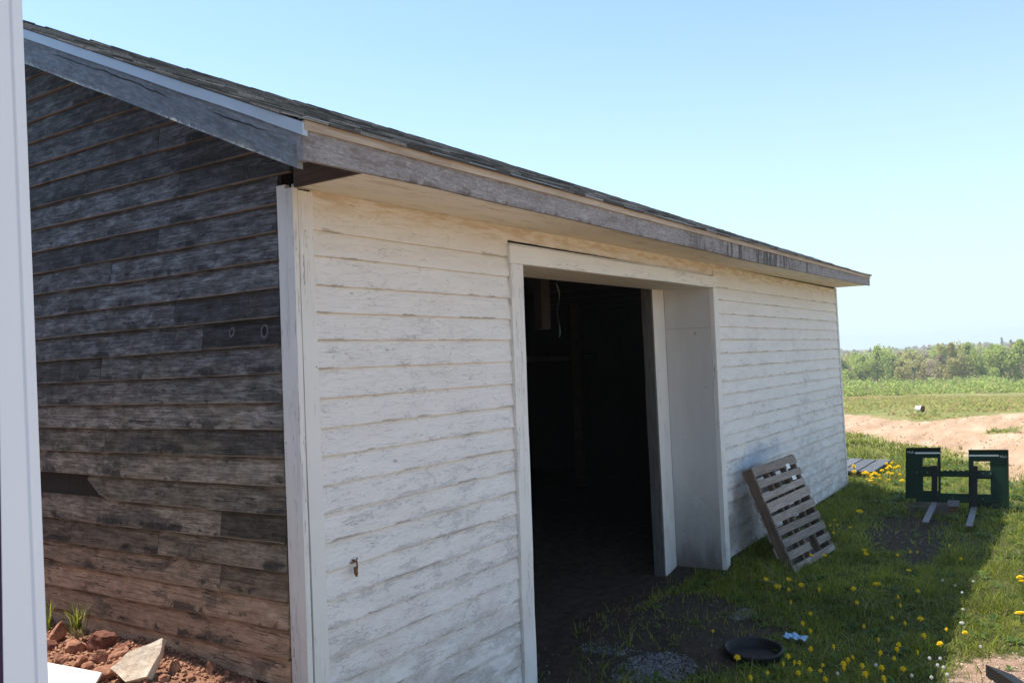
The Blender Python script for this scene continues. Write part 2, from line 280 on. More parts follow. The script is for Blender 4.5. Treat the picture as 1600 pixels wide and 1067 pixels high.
def mat_panel():
    g = G('painted_plywood', 0.7, 0.3); n = g.noise(g.vec(g.obj, (4, 4, 1.0)), 3, 6, 0.65); n2 = g.noise(g.obj, 14, 6, 0.75)
    col = g.mix(n, (0.50, 0.50, 0.50), (0.64, 0.635, 0.62))
    sc = g.step(g.noise(g.vec(g.obj, (9, 9, 2)), 5, 6, 0.8), 0.60, 0.70); col = g.mix(g.math('MULTIPLY', sc, 0.5), col, (0.28, 0.26, 0.26))
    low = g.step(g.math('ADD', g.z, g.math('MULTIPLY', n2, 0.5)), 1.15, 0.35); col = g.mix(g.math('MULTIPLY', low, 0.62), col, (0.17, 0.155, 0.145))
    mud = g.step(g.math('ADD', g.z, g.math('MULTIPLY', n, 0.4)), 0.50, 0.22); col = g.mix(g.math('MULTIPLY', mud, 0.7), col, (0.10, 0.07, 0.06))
    seam = g.band(g.z, 1.83, 0.004); col = g.mix(g.math('MULTIPLY', seam, 0.4), col, (0.2, 0.19, 0.18))
    sp = g.math('SUBTRACT', 1.0, g.step(g.voro(g.obj, 5.0), 0.03, 0.08)); col = g.mix(g.math('MULTIPLY', sp, 0.5), col, (0.2, 0.18, 0.17))
    return g.done(col, n2, 0.002, 0.4)
def mat_leaf(name, c1, c2, trans=0.35, rough=0.6, c3=None, spec=0.25):
    g = G(name, rough, spec); col = g.mix(g.r1, c1, c2)
    if c3: col = g.mix(g.step(g.r2, 0.84, 0.90), col, c3)
    g.put(g.b.inputs['Base Color'], col)
    tr = g.n.new('ShaderNodeBsdfTranslucent'); g.l.new(g.bright(col, 1.3), tr.inputs[0])
    mx = g.n.new('ShaderNodeMixShader'); mx.inputs[0].default_value = trans
    g.l.new(g.b.outputs[0], mx.inputs[1]); g.l.new(tr.outputs[0], mx.inputs[2]); g.l.new(mx.outputs[0], g.n['Material Output'].inputs[0])
    return g.m
def mat_rock(name, c1, c2, dust=0.3):
    g = G(name, 0.95, 0.1); n = g.noise(g.obj, 18, 7, 0.7); n2 = g.noise(g.obj, 60, 4, 0.7)
    col = g.mix(g.step(n, 0.35, 0.65), c1, c2); col = g.mix(g.math('MULTIPLY', g.step(n2, 0.55, 0.7), dust), col, tuple(min(1, c * 1.5) for c in c2))
    return g.done(col, g.math('ADD', n, g.math('MULTIPLY', n2, 0.4)), 0.012, 0.9)
def mat_ground():
    g = G('ground_surface', 0.95, 0.1)
    a = g.n.new('ShaderNodeAttribute'); a.attribute_name = 'mask'; x = g.n.new('ShaderNodeSeparateXYZ'); g.l.new(a.outputs['Vector'], x.inputs[0]); road, bare, red = x.outputs
    a = g.n.new('ShaderNodeAttribute'); a.attribute_name = 'mask2'; x = g.n.new('ShaderNodeSeparateXYZ'); g.l.new(a.outputs['Vector'], x.inputs[0]); rub, fieldm, dry = x.outputs
    n1 = g.noise(g.obj, 2.2, 6, 0.65); n2 = g.noise(g.obj, 14, 6, 0.7); n3 = g.noise(g.obj, 60, 4, 0.7); nf = g.noise(g.vec(g.obj, (0.25, 0.6, 0.5)), 0.8, 6, 0.7)
    grass = g.ramp(g.math('ADD', g.math('MULTIPLY', n2, 0.6), g.math('MULTIPLY', n1, 0.4)), [(0.3, (0.035, 0.040, 0.016)), (0.5, (0.075, 0.085, 0.025)), (0.72, (0.15, 0.14, 0.06))])
    field = g.ramp(nf, [(0.3, (0.15, 0.16, 0.05)), (0.5, (0.22, 0.215, 0.075)), (0.72, (0.31, 0.25, 0.12))])
    field = g.mix(g.math('MULTIPLY', g.step(g.math('ADD', red, g.math('MULTIPLY', g.math('SUBTRACT', g.noise(g.vec(g.obj, (0.5, 0.25, 1)), 1.0, 5, 0.7), 0.5), 1.2)), 0.4, 0.7), 0.7), field, (0.30, 0.155, 0.075))
    col = g.mix(fieldm, grass, field)
    soil = g.ramp(n2, [(0.3, (0.035, 0.027, 0.021)), (0.7, (0.085, 0.065, 0.048))])
    bm = g.step(g.math('ADD', bare, g.math('MULTIPLY', g.math('SUBTRACT', n1, 0.5), 1.1)), 0.40, 0.62); col = g.mix(bm, col, soil)
    drysoil = g.ramp(n2, [(0.3, (0.26, 0.16, 0.11)), (0.7, (0.40, 0.27, 0.19))]); col = g.mix(g.step(g.math('ADD', dry, g.math('MULTIPLY', g.math('SUBTRACT', n2, 0.5), 0.9)), 0.4, 0.65), col, drysoil)
    tracks = g.noise(g.vec(g.obj, (0.35, 2.2, 1), None, (0, 0, 0.35)), 1.2, 5, 0.65)
    dirt = g.ramp(g.math('ADD', g.math('MULTIPLY', tracks, 0.65), g.math('MULTIPLY', n2, 0.35)), [(0.34, (0.30, 0.19, 0.115)), (0.5, (0.46, 0.30, 0.19)), (0.64, (0.57, 0.42, 0.29))])
    rm = g.step(g.math('ADD', road, g.math('ADD', g.math('MULTIPLY', g.math('SUBTRACT', g.noise(g.vec(g.obj, (0.5, 1.2, 1)), 1.5, 6, 0.7), 0.5), 0.9), g.math('MULTIPLY', g.math('SUBTRACT', n2, 0.5), 0.3))), 0.42, 0.62)
    col = g.mix(rm, col, dirt)
    rsoil = g.ramp(n2, [(0.3, (0.18, 0.085, 0.052)), (0.7, (0.37, 0.20, 0.125))]); col = g.mix(rub, col, rsoil)
    h = g.math('ADD', g.math('MULTIPLY', n2, 1.0), g.math('MULTIPLY', n3, 0.4)); h = g.math('ADD', h, g.math('MULTIPLY', tracks, 1.2))
    return g.done(col, h, 0.03, 0.9)

M = {}
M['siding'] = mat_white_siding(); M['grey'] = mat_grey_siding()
M['trim_z'] = mat_trim('white_upright_trim', 'z', 0.02); M['trim_x'] = mat_trim('white_cross_trim', 'x', 0.02)
M['soffit'] = mat_trim('soffit_paint', 'x', -0.03, 0.55, (0.74, 0.69, 0.59))
def mat_fascia():
    g = G('blotched_grey_fascia', 0.8, 0.25)
    a = g.noise(g.vec(g.obj, (5, 12, 12)), 7, 8, 0.8); b = g.noise(g.vec(g.obj, (1.6, 5, 5)), 2.4, 7, 0.75, 0.6); f = g.noise(g.vec(g.obj, (2, 30, 30)), 7, 5, 0.7)
    col = g.ramp(g.math('ADD', g.math('MULTIPLY', a, 0.6), g.math('MULTIPLY', f, 0.4)), [(0.34, (0.12, 0.11, 0.11)), (0.5, (0.27, 0.25, 0.25)), (0.66, (0.44, 0.42, 0.42))])
    col = g.mix(g.math('MULTIPLY', g.step(b, 0.50, 0.66), 0.6), col, (0.13, 0.105, 0.09)); col = g.mix(g.math('MULTIPLY', g.step(b, 0.46, 0.34), 0.35), col, (0.44, 0.43, 0.45))
    sp = g.math('SUBTRACT', 1.0, g.step(g.voro(g.vec(g.obj, (9, 14, 14)), 3.0), 0.06, 0.12)); col = g.mix(g.math('MULTIPLY', sp, g.math('MULTIPLY', g.step(a, 0.5, 0.6), 0.6)), col, (0.60, 0.58, 0.54)); wp_ = g.step(g.noise(g.vec(g.obj, (3, 9, 9)), 4, 8, 0.82), 0.58, 0.63); col = g.mix(g.math('MULTIPLY', wp_, 0.55), col, (0.60, 0.58, 0.56))
    dz = g.math('MULTIPLY', g.step(g.math('ABSOLUTE', g.math('SUBTRACT', g.x, 6.1)), 1.9, 0.9), g.step(g.noise(g.vec(g.obj, (7, 1, 1.2)), 2.4, 5, 0.7), 0.47, 0.58)); col = g.mix(g.math('MULTIPLY', dz, 0.85), col, (0.055, 0.045, 0.04))
    low = g.math('MULTIPLY', g.step(g.noise(g.vec(g.obj, (6, 1, 1)), 3, 5, 0.7), 0.5, 0.62), g.step(g.z, 2.300, 2.272)); col = g.mix(g.math('MULTIPLY', low, 0.7), col, (0.09, 0.065, 0.05))
    return g.done(col, a, 0.004, 0.7)
M['fascia'] = mat_fascia()
M['strip'] = mat_wood('tan_strip_wood', 'x', (0.36, 0.28, 0.21), (0.56, 0.47, 0.38), rand=0.2)
M['rake'] = mat_rake(); M['shingle'] = mat_shingle()
M['drip'] = mat_plain('blue_grey_drip_metal', (0.40, 0.46, 0.52), 0.45, 0.5, 0.0, 0.08)
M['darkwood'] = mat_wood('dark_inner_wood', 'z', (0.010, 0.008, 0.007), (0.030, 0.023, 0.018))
M['boxend'] = mat_wood('brown_bare_wood', 'y', (0.035, 0.024, 0.018), (0.11, 0.075, 0.055))
M['panel'] = mat_panel()
M['greywood'] = mat_wood('dull_grey_wood', 'z', (0.08, 0.075, 0.07), (0.2, 0.19, 0.18))
M['vinyl'] = mat_plain('white_vinyl', (0.74, 0.78, 0.84), 0.4, 0.4, 0, 0.05, 3)
M['sheet'] = mat_plain('bright_white_sheet', (0.85, 0.85, 0.84), 0.5, 0.3, 0, 0.02)
M['pallet'] = mat_wood('pallet_wood', 'x', (0.17, 0.13, 0.105), (0.44, 0.37, 0.32), rand=0.7)
M['palletside'] = mat_wood('pallet_side_wood', 'z', (0.07, 0.05, 0.038), (0.22, 0.16, 0.12), rand=0.5)
M['bluegrey'] = mat_wood('blue_grey_planks', 'x', (0.07, 0.075, 0.085), (0.16, 0.17, 0.19), rand=0.3)
M['green'] = mat_plain('dark_green_paint', (0.004, 0.026, 0.012), 0.55, 0.2, 0, 0.25, 9)
M['black'] = mat_plain('dark_fork_paint', (0.010, 0.012, 0.012), 0.6, 0.25, 0, 0.2)
M['steel'] = mat_plain('worn_grey_steel', (0.17, 0.16, 0.17), 0.55, 0.4, 0.1, 0.25, 14)
M['decal'] = mat_plain('pale_decal', (0.72, 0.74, 0.70), 0.5, 0.4, 0, 0.05)
M['rubber'] = mat_plain('black_rubber', (0.009, 0.009, 0.010), 0.6, 0.35, 0, 0.2, 20, 0.3)
M['rust'] = mat_plain('rusty_iron', (0.16, 0.08, 0.045), 0.85, 0.2, 0, 0.4, 40, 0.5)
M['blueplastic'] = mat_plain('pale_blue_plastic', (0.30, 0.47, 0.66), 0.3, 0.5, 0, 0.35, 30)
M['pail'] = mat_plain('white_pail_plastic', (0.80, 0.80, 0.78), 0.5, 0.4)
M['cord'] = mat_plain('frayed_white_twine', (0.07, 0.07, 0.07), 0.8, 0.2)
M['ground'] = mat_ground()
M['rock'] = mat_rock('red_sandstone', (0.24, 0.105, 0.065), (0.47, 0.25, 0.16))
M['rock_dark'] = mat_rock('dark_red_stone', (0.13, 0.055, 0.04), (0.26, 0.115, 0.08), 0.15)
M['rock_pale'] = mat_rock('pale_sandy_stone', (0.58, 0.45, 0.33), (0.76, 0.63, 0.50), 0.2)
M['gravel'] = mat_rock('grey_gravel', (0.10, 0.10, 0.105), (0.25, 0.25, 0.26), 0.5); M['dirtclod'] = mat_rock('road_clods', (0.24, 0.15, 0.10), (0.48, 0.33, 0.23), 0.3)
M['grass'] = mat_leaf('grass_blades', (0.028, 0.052, 0.008), (0.34, 0.37, 0.05), 0.5, 0.55, (0.30, 0.25, 0.12))
M['weed'] = mat_leaf('weed_leaves', (0.04, 0.08, 0.014), (0.12, 0.19, 0.035), 0.35, 0.6)
M['petal'] = mat_leaf('dandelion_yellow', (0.75, 0.52, 0.01), (0.85, 0.62, 0.02), 0.25)
M['stem'] = mat_leaf('dandelion_stem', (0.14, 0.19, 0.06), (0.18, 0.22, 0.08), 0.2)
M['puff'] = mat_leaf('seed_fluff', (0.55, 0.54, 0.50), (0.7, 0.69, 0.65), 0.5)
M['straw'] = mat_leaf('dry_straw', (0.22, 0.18, 0.09), (0.38, 0.31, 0.17), 0.3)
M['field'] = mat_leaf('field_blades', (0.28, 0.29, 0.08), (0.46, 0.44, 0.16), 0.45, 0.7, (0.46, 0.29, 0.15)); M['bush'] = mat_leaf('thicket_leaves', (0.26, 0.33, 0.07), (0.46, 0.52, 0.15), 0.45, 0.7, (0.38, 0.30, 0.15))
M['t_green'] = mat_leaf('young_green_leaves', (0.30, 0.37, 0.08), (0.50, 0.55, 0.15), 0.5, 0.7)
M['t_olive'] = mat_leaf('olive_leaves', (0.38, 0.37, 0.11), (0.54, 0.50, 0.20), 0.5, 0.7, (0.28, 0.19, 0.14))
M['t_brown'] = mat_leaf('budding_brown_twigs', (0.36, 0.28, 0.20), (0.52, 0.42, 0.30), 0.4, 0.8)
M['t_dark'] = mat_leaf('dark_conifer_needles', (0.10, 0.16, 0.06), (0.17, 0.25, 0.10), 0.15, 0.7)
M['bark'] = mat_wood('tree_bark', 'z', (0.10, 0.09, 0.08), (0.26, 0.24, 0.22))
M['far'] = mat_leaf('far_wood_leaves', (0.36, 0.31, 0.18), (0.52, 0.45, 0.28), 0.4, 0.8, (0.20, 0.28, 0.13))

# ------------------------------------------------------------------ ground
def P2(px, py): p = on(px, py, 2, 0); return (p.x, p.y)
near_edge = [(19.5, 6.2), (18.0, 5.0), P2(1322, 677.5), P2(1375, 685), P2(1416, 698), P2(1461, 702), P2(1506, 715), P2(1577, 747), (11.0, -0.6), (9.5, -3), (7, -7)]
far_edge = [(27, -9), (25, -3), (24.1, 0.6), (21.6, 1.9), P2(1497, 655), P2(1431, 659), P2(1375, 650), P2(1320, 646), (22.5, 7), (24, 10)]
ROAD = np.array(near_edge + far_edge)
def poly_sd(P, x, y):
    """signed distance (inside positive) of points to polygon P"""
    d = np.full(x.shape, 1e9); ins = np.zeros(x.shape, bool); n = len(P)
    for i in range(n):
        a, b = P[i], P[(i+1) % n]; ab = b - a; t = np.clip(((x-a[0])*ab[0] + (y-a[1])*ab[1]) / (ab @ ab), 0, 1)
        d = np.minimum(d, np.hypot(x - a[0] - t*ab[0], y - a[1] - t*ab[1]))
        c = ((a[1] > y) != (b[1] > y)) & (x < (b[0]-a[0]) * (y-a[1]) / (b[1]-a[1] + 1e-12) + a[0]); ins ^= c
    return np.where(ins, d, -d)
def fbm(x, y, s, seed=0, o=4):
    """cheap smooth noise, about -1..1"""
    r = np.random.default_rng(seed); v = 0; amp = 1; tot = 0
    for k in range(o):
        for j in range(3):
            th = r.uniform(0, 6.28); ph = r.uniform(0, 6.28); f = s * 2**k * r.uniform(0.7, 1.3)
            v = v + amp * np.sin((x*math.cos(th) + y*math.sin(th)) * f * 6.28 + ph + 1.7*np.sin((x*math.sin(th) - y*math.cos(th)) * f * 4.1 + ph*2)) / 3
        tot += amp; amp *= 0.55
    return v / tot * 1.6
def terrain(x, y):
    x = np.asarray(x, float); y = np.asarray(y, float); r = np.hypot(x, y)
    z = np.interp(r, [0, 22, 30, 86, 180, 235, 330, 480, 700, 3000], [0, 0, -0.3, -3.1, -6.5, -7.5, -8.0, -7.0, -7, -8])
    z = z + 0.02 * fbm(x, y, 0.35, 1) * sm(0.5, 3, r) * (1 - 0.8 * sm(11, 14, r)) + sm(30, 70, r) * 0.22 * fbm(x, y, 0.03, 2)
    z = z + sm(230, 420, r) * 2.2 * sm(0.22, 0.02, y / np.maximum(x, 1)) * (x > 0)
    z = z + 0.085 * sm(1.75, 2.25, y) * sm(5.7, 6.2, x) * sm(10.6, 9.9, x) * (y < 9)
    z = z - 0.03 * sm(2.2, 3.0, y) * sm(2, 3, x) * sm(5.7, 5.5, x) * (y < 9)
    bank = sm(2.05, 1.94, x) * sm(1.75, 2.35, y) * sm(-3, -1, x); z = z + bank * (0.50 + 0.025 * fbm(x, y, 1.1, 5, 4))
    z = z + 0.04 * sm(1.2, 1.75, x) * sm(2.05, 1.94, x) * np.exp(-((y - 3.0) / 0.6)**2)
    return z
def stretch(a, b, fine0, fine1, df, n_out, lo, hi):
    core = np.arange(fine0, fine1 + 1e-6, df)
    left = fine0 - (np.geomspace(df, fine0 - lo, n_out)) if lo < fine0 else []
    right = fine1 + np.geomspace(df, hi - fine1, n_out)
    return np.concatenate([np.sort(left), core, right])
gx = stretch(0, 0, 0.6, 11.5, 0.06, 85, -1500, 2600); gy = stretch(0, 0, -1.2, 4.4, 0.06, 85, -2000, 2000)
XX, YY = np.meshgrid(gx, gy, indexing='ij'); ZZ = terrain(XX, YY)
BARE = [(4.6, 1.75, 0.9, 0.4), (8.0, 1.35, 1.25, 0.42), (4.0, 2.3, 1.6, 0.65), (7.0, 2.0, 0.6, 0.12), (9.3, 1.3, 0.7, 0.35), (7.2, 1.1, 0.9, 0.15), (5.0, 2.2, 0.6, 0.4)]
def bare_mask(x, y):
    m = np.zeros(np.shape(x))
    for cx_, cy_, rx_, ry_ in BARE: m = np.maximum(m, np.exp(-(((x-cx_)/rx_)**2 + ((y-cy_)/ry_)**2) * 1.2))
    inside = (x > 1.97) & (x < 9.7) & (y > 2.45) & (y < 7.8)
    return np.where(inside, 1.0, m)
def dry_mask(x, y): return np.exp(-(((x - 4.72)/0.42)**2 + ((y - 0.32)/0.36)**2) * 1.1)
MED = np.array([P2(1520, 676), P2(1560, 668), P2(1640, 655), P2(1660, 662), P2(1600, 674), P2(1540, 684)])
YARD = np.array([(-14, 1.0), (0.2, 1.2), (2.6, 0.9), (4.55, 0.25), (4.9, -0.3), (7.5, -1.3), (11, -3), (12, -12), (-14, -14)])
def road_mask(x, y): return np.maximum(np.clip(0.5 + poly_sd(ROAD, x, y) / 2.2, 0, 1) * (1 - 0.75 * np.clip(0.5 + poly_sd(MED, x, y) / 1.0, 0, 1)), np.clip(0.5 + poly_sd(YARD, x, y) / 0.9, 0, 1))
def masks(x, y):
    r = np.hypot(x, y)
    red = sm(40, 55, r) * sm(78, 66, r) * 0.9 + 0.3 * sm(26, 30, r) * sm(36, 32, r)
    rub = sm(2.1, 1.95, x) * sm(1.7, 2.1, y) * sm(-1.5, -0.5, x)
    fld = sm(9.0, 13.0, r)
    return road_mask(x, y), bare_mask(x, y), red, rub, fld, dry_mask(x, y)
def grid_mesh():
    nx, ny = len(gx), len(gy); V = np.stack([XX, YY, ZZ], -1).reshape(-1, 3); i = np.arange(nx-1)[:, None] * ny + np.arange(ny-1)[None]
    Fc = np.stack([i, i+ny, i+ny+1, i+1], -1).reshape(-1, 4)
    o = np_mesh('ground', V, Fc.ravel(), np.arange(len(Fc)) * 4, None, M['ground'])
    mk = masks(V[:, 0], V[:, 1]); one = np.ones(len(V))
    for nm, tr in (('mask', mk[:3]), ('mask2', mk[3:])):
        at = o.data.attributes.new(nm, 'FLOAT_COLOR', 'POINT'); at.data.foreach_set('color', np.stack([*tr, one], -1).astype('f').ravel())
    o.data.polygons.foreach_set('use_smooth', [True] * len(Fc))
    return tag(o, kind='structure')
grid_mesh()

# ------------------------------------------------------------------ the shed
YW = 2.25            # front wall face
XG = 1.945           # gable wall face
XE = 9.70            # far end of the building
YB = 7.75            # back wall
RX0, RX1 = 1.69, 9.72            # roof ends
YE = 1.90            # eave line
SL = 0.430           # roof slope
YR = 5.0             # ridge
SCX = [1.6, 1.93, 2.27, 2.67, 3.31, 4.2, 4.96, 5.6, 7.25, 9.62, 9.9]
SCZ = [2.263, 2.267, 2.273, 2.270, 2.274, 2.272, 2.276, 2.274, 2.291, 2.314, 2.316]
def zb(x): return float(np.interp(x, SCX, SCZ))                       # bottom of the eave fascia
def zt(x): return float(np.interp(x, [1.7, 2.83, 5.6, 9.65], [2.384, 2.390, 2.400, 2.424]))   # roof deck edge
ZR = 3.725
def zr(x): return float(np.interp(x, [1.6, 6.0], [3.692, 3.725]))
def zroof(x, y): return zt(x) + (zr(x) - zt(x)) * (y - YE) / (YR - YE)
shed = empty('shed', (0, 0, 0), 'long white clapboard farm shed with bare grey gable end, dark open doorway and shingled roof', 'shed')

def clap(mb, axis, a0, a1, z0, z1, face, out, seed, ztop=None, lap=0.014, zslope=(0, 0), dark=False):
    """one lapped board: lower edge proud, a little uneven, faces outward (out = -1)"""
    random.seed(seed); mb.rnd()
    if dark: mb.cur = (-0.35, 0.5, 0.0)
    n = max(2, int((a1 - a0) / 0.09)); ph = random.uniform(0, 50)
    tilt = random.uniform(-0.0015, 0.0015)
    lo, hi = [], []
    for i in range(n + 1):
        a = a0 + (a1 - a0) * i / n
        w = mnoise.noise(Vector((a * 1.3 + ph, z0 * 7, 0))) * (0.0016 if axis == 'x' else 0.0045) + mnoise.noise(Vector((a * 7 + ph, z0 * 7, 5))) * 0.0012
        l2 = lap + mnoise.noise(Vector((a * 2.1, z0 * 9, ph))) * 0.003
        zz0 = z0(a) if callable(z0) else z0 + w; zz1 = z1
        if callable(zslope): dz0, dz1 = zslope(a)
        else: dz0 = dz1 = 0
        lo.append((a, l2, zz0 + dz0)); hi.append((a, 0.002, zz1 + dz1))
    def pt(a, d, z): return (a, face + out * d, z) if axis == 'x' else (face + out * d, a, z)
    for i in range(n):
        (a, d, z), (b, e, y) = lo[i], lo[i+1]; (_, f_, zh), (_, g_, yh) = hi[i], hi[i+1]
        q = [pt(a, d, z), pt(b, e, y), pt(b, g_, yh), pt(a, f_, zh)]; uv = [(a, 0), (b, 0), (b, 1), (a, 1)]
        q2 = [pt(a, 0, z), pt(b, 0, y), pt(b, e, y), pt(a, d, z)]
        if axis == 'y': q.reverse(); uv.reverse(); q2.reverse()
        mb.face(q, uv); mb.face(q2, [(a, 0), (b, 0), (b, 0.02), (a, 0.02)])
    for (a, d, z), (_, f_, zh), flip in ((lo[0], hi[0], 0), (lo[-1], hi[-1], 1)):
        q = [pt(a, 0, z), pt(a, d, z), pt(a, f_, zh), pt(a, 0, zh)]
        mb.face(q[::-1] if flip else q, [(a, 0.3)] * 4)
def joints(a0, a1, seed, smin=1.0, smax=3.2):
    random.seed(seed); out = [a0]; a = a0 + random.uniform(0.4, smax)
    while a < a1 - 0.35: out.append(a); a += random.uniform(smin, smax)
    return out + [a1]
ZL = [2.131, 2.040, 1.936, 1.837, 1.738, 1.636, 1.530, 1.423, 1.323, 1.220, 1.118, 1.016, 0.914, 0.812, 0.710, 0.608, 0.506, 0.404, 0.302, 0.200, 0.098, -0.004, -0.10]
def xend(z): return 9.655 + (2.3 - z) * 0.085
mb = MB(); sd = 100
for sec, (a0, a1) in enumerate(((2.02, 3.245), (5.925, None))):
    for k, z in enumerate(ZL):
        zh = ZL[k-1] + 0.006 if k else 2.30
        if sec == 1 and z < 0.0: continue
        e = a1 if a1 else xend(z) - 0.03
        js = joints(a0, e, sd + k) if sec else [a0, e]
        for j0, j1 in zip(js, js[1:]):
            clap(mb, 'x', j0 + 0.0015, j1 - 0.0015, z, zh, YW, -1, sd * 7 + k * 31 + int(j0 * 10))
    sd += 50
clap(mb, 'x', 3.247, 5.923, 2.216, 2.31, YW, -1, 77, lap=0.004)
front = mb.build('front_wall', M['siding'], shed)
# wall core behind the boards (keeps the inside dark)
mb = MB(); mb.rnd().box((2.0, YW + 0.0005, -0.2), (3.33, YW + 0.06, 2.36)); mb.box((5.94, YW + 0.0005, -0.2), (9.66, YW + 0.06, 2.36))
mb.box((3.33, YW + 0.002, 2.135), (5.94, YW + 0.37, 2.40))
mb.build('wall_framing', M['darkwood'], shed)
# gable boards, bare and weathered: one end at the corner trim
def gz(k, y): return (1.625 + 0.0998 * k) * (4.05 - y) / 1.73 + (1.605 + 0.1033 * k) * (y - 2.32) / 1.73
def rake_z(y, off=0.0):
    yy = y if y <= YR else 2 * YR - y
    return 2.384 + (3.692 - 2.384) * (yy - YE) / (YR - YE) - off
GJ = {9: [3.03], 8: [3.6], 7: [2.9], 5: [3.05], 4: [3.4], 2: [2.95], 1: [2.77], 0: [3.5], -3: [3.48], -6: [2.69], -5: [3.62], -7: [3.1], -8: [2.7], 11: [3.2], 12: [2.9]}
mb = MB()
for k in range(-12, 21):
    y1 = YB - 0.02; y0 = 2.245
    edge = 2.322 if k < 7 else 2.245
    if gz(k, 3) > rake_z(YR, 0.1): continue
    # where the board meets the rake
    ys = [y for y in np.arange(edge, YR, 0.01) if rake_z(y, 0.03) > gz(k, y) + 0.004]
    if not ys: continue
    y0 = max(edge, ys[0]); y1 = min(YB - 0.02, 2 * YR - y0 if y0 > 2.3 else YB)
    js = [y0] + [j for j in GJ.get(k, []) if j > y0 + 0.2] + ([5.2 + 0.3 * (k % 3)] if y1 > 5.9 else []) + [y1]
    for j0, j1 in zip(js, js[1:]):
        if k == -5 and 3.6 < j0 < 3.7: j0 = 4.35
        random.seed(k * 97 + int(j0 * 50)); dz = random.uniform(-0.004, 0.004) if j0 > y0 else 0
        base = gz(k, 3.0)
        def zs(a, k=k, dz=dz, base=base):
            lo_ = gz(k, a) - base; hi_ = min(gz(k + 1, a) + 0.008, rake_z(a, 0.012)) - (base + 0.1)
            if k == -5 and a > 3.50 and a < 3.63: lo_ += (a - 3.50) / 0.12 * 0.085 + 0.006 * mnoise.noise(Vector((a * 60, 1, 1)))
            if k == -8 and a > 3.80: lo_ += 0.020 * min(1, (a - 3.80) * 8)
            return lo_ + dz, hi_ + dz
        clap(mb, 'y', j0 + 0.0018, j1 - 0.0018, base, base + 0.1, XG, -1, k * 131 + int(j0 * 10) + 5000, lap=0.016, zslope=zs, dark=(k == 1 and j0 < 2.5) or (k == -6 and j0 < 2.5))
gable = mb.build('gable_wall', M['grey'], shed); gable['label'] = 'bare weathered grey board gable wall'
mb = MB(); n = 24
prof = [(YW + 0.06, -0.2)] + [(YB, -0.2)] + [(YB, rake_z(YB, 0.10)), (YR, ZR - 0.10), (YW + 0.06, rake_z(YW + 0.06, 0.10))]
mb.rnd(); mb.hull([Vector((XG + 0.001, y, z)) for y, z in prof], [Vector((XG + 0.05, y, z)) for y, z in prof])
mb.build('gable_framing', M['darkwood'], shed); mb = MB(); mb.rnd(); mb.hull([Vector((XE - 0.06, y, z)) for y, z in prof], [Vector((XE - 0.005, y, z)) for y, z in prof])
mb.build('gable_framing', M['darkwood'], shed)
mb = MB(); mb.rnd()
for k in range(24): z = -0.05 + 0.1 * k; mb.rnd().hull([Vector((2.0, YB, z)), Vector((2.0, YB + 0.05 - 0.035, z)), Vector((2.0, YB + 0.018, z)), Vector((2.0, YB, z + 0.1))], [Vector((XE, YB, z)), Vector((XE, YB + 0.015, z)), Vector((XE, YB + 0.018, z)), Vector((XE, YB, z + 0.1))])
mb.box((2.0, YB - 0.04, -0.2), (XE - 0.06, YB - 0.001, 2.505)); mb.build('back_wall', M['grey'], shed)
mb = MB()
for k in range(33):
    z = -0.05 + 0.1 * k; ya = YW + 0.02 if z < 2.24 else YE + 0.03 + max(0, z - 2.24) / SL; yb_ = 2 * YR - ya if z > 2.3 else YB
    if yb_ - ya < 0.1: break
    mb.rnd().box((XE, ya, z if z < 2.24 else max(z, 2.325)), (XE + 0.012, yb_, z + 0.098))
mb.rnd().box((XE, YW + 0.02, 2.24), (XE + 0.012, 2 * YR - YW - 0.02, 2.345))
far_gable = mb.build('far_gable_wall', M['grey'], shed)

# corner trims
def lean_box(x0, x1, y0, y1, z0, z1, lx, name, mat, parent=shed, segs=10, wob=0.0015, mb=None):
    own = mb is None; mb = mb or MB(); mb.rnd(); rings = []
    for i in range(segs + 1):
        z = z0 + (z1 - z0) * i / segs; dx = lx * (z1 - z)
        w = [mnoise.noise(Vector((z * 3 + q * 9, x0 * 5, q))) * wob for q in range(4)]
        rings.append([Vector((x0 + dx + w[0], y0 + w[1], z)), Vector((x1 + dx + w[2], y0 + w[1], z)), Vector((x1 + dx + w[2], y1, z)), Vector((x0 + dx + w[0], y1 + w[3], z))])
    for a, b in zip(rings, rings[1:]):
        for k in range(4): mb.face([a[k], a[(k+1) % 4], b[(k+1) % 4], b[k]])
    mb.face(rings[0][::-1]); mb.face(rings[-1])
    return mb.build(name, mat, parent) if own else mb
mb = MB(); lean_box(1.929, 1.951, 2.2335, 2.272, -0.1, 2.268, 0.006, '', None, mb=mb); lean_box(1.9305, 1.951, 2.2745, 2.318, -0.1, 2.283, 0.006, '', None, mb=mb)
lean_box(1.9515, 2.018, 2.2325, 2.262, -0.1, 2.262, 0.011, '', None, mb=mb)
ct = mb.build('corner_trim', M['trim_z'], shed)
lean_box(9.62, 9.665, 2.232, 2.262, 0.02, 2.31, 0.085, 'corner_trim', M['trim_z'])

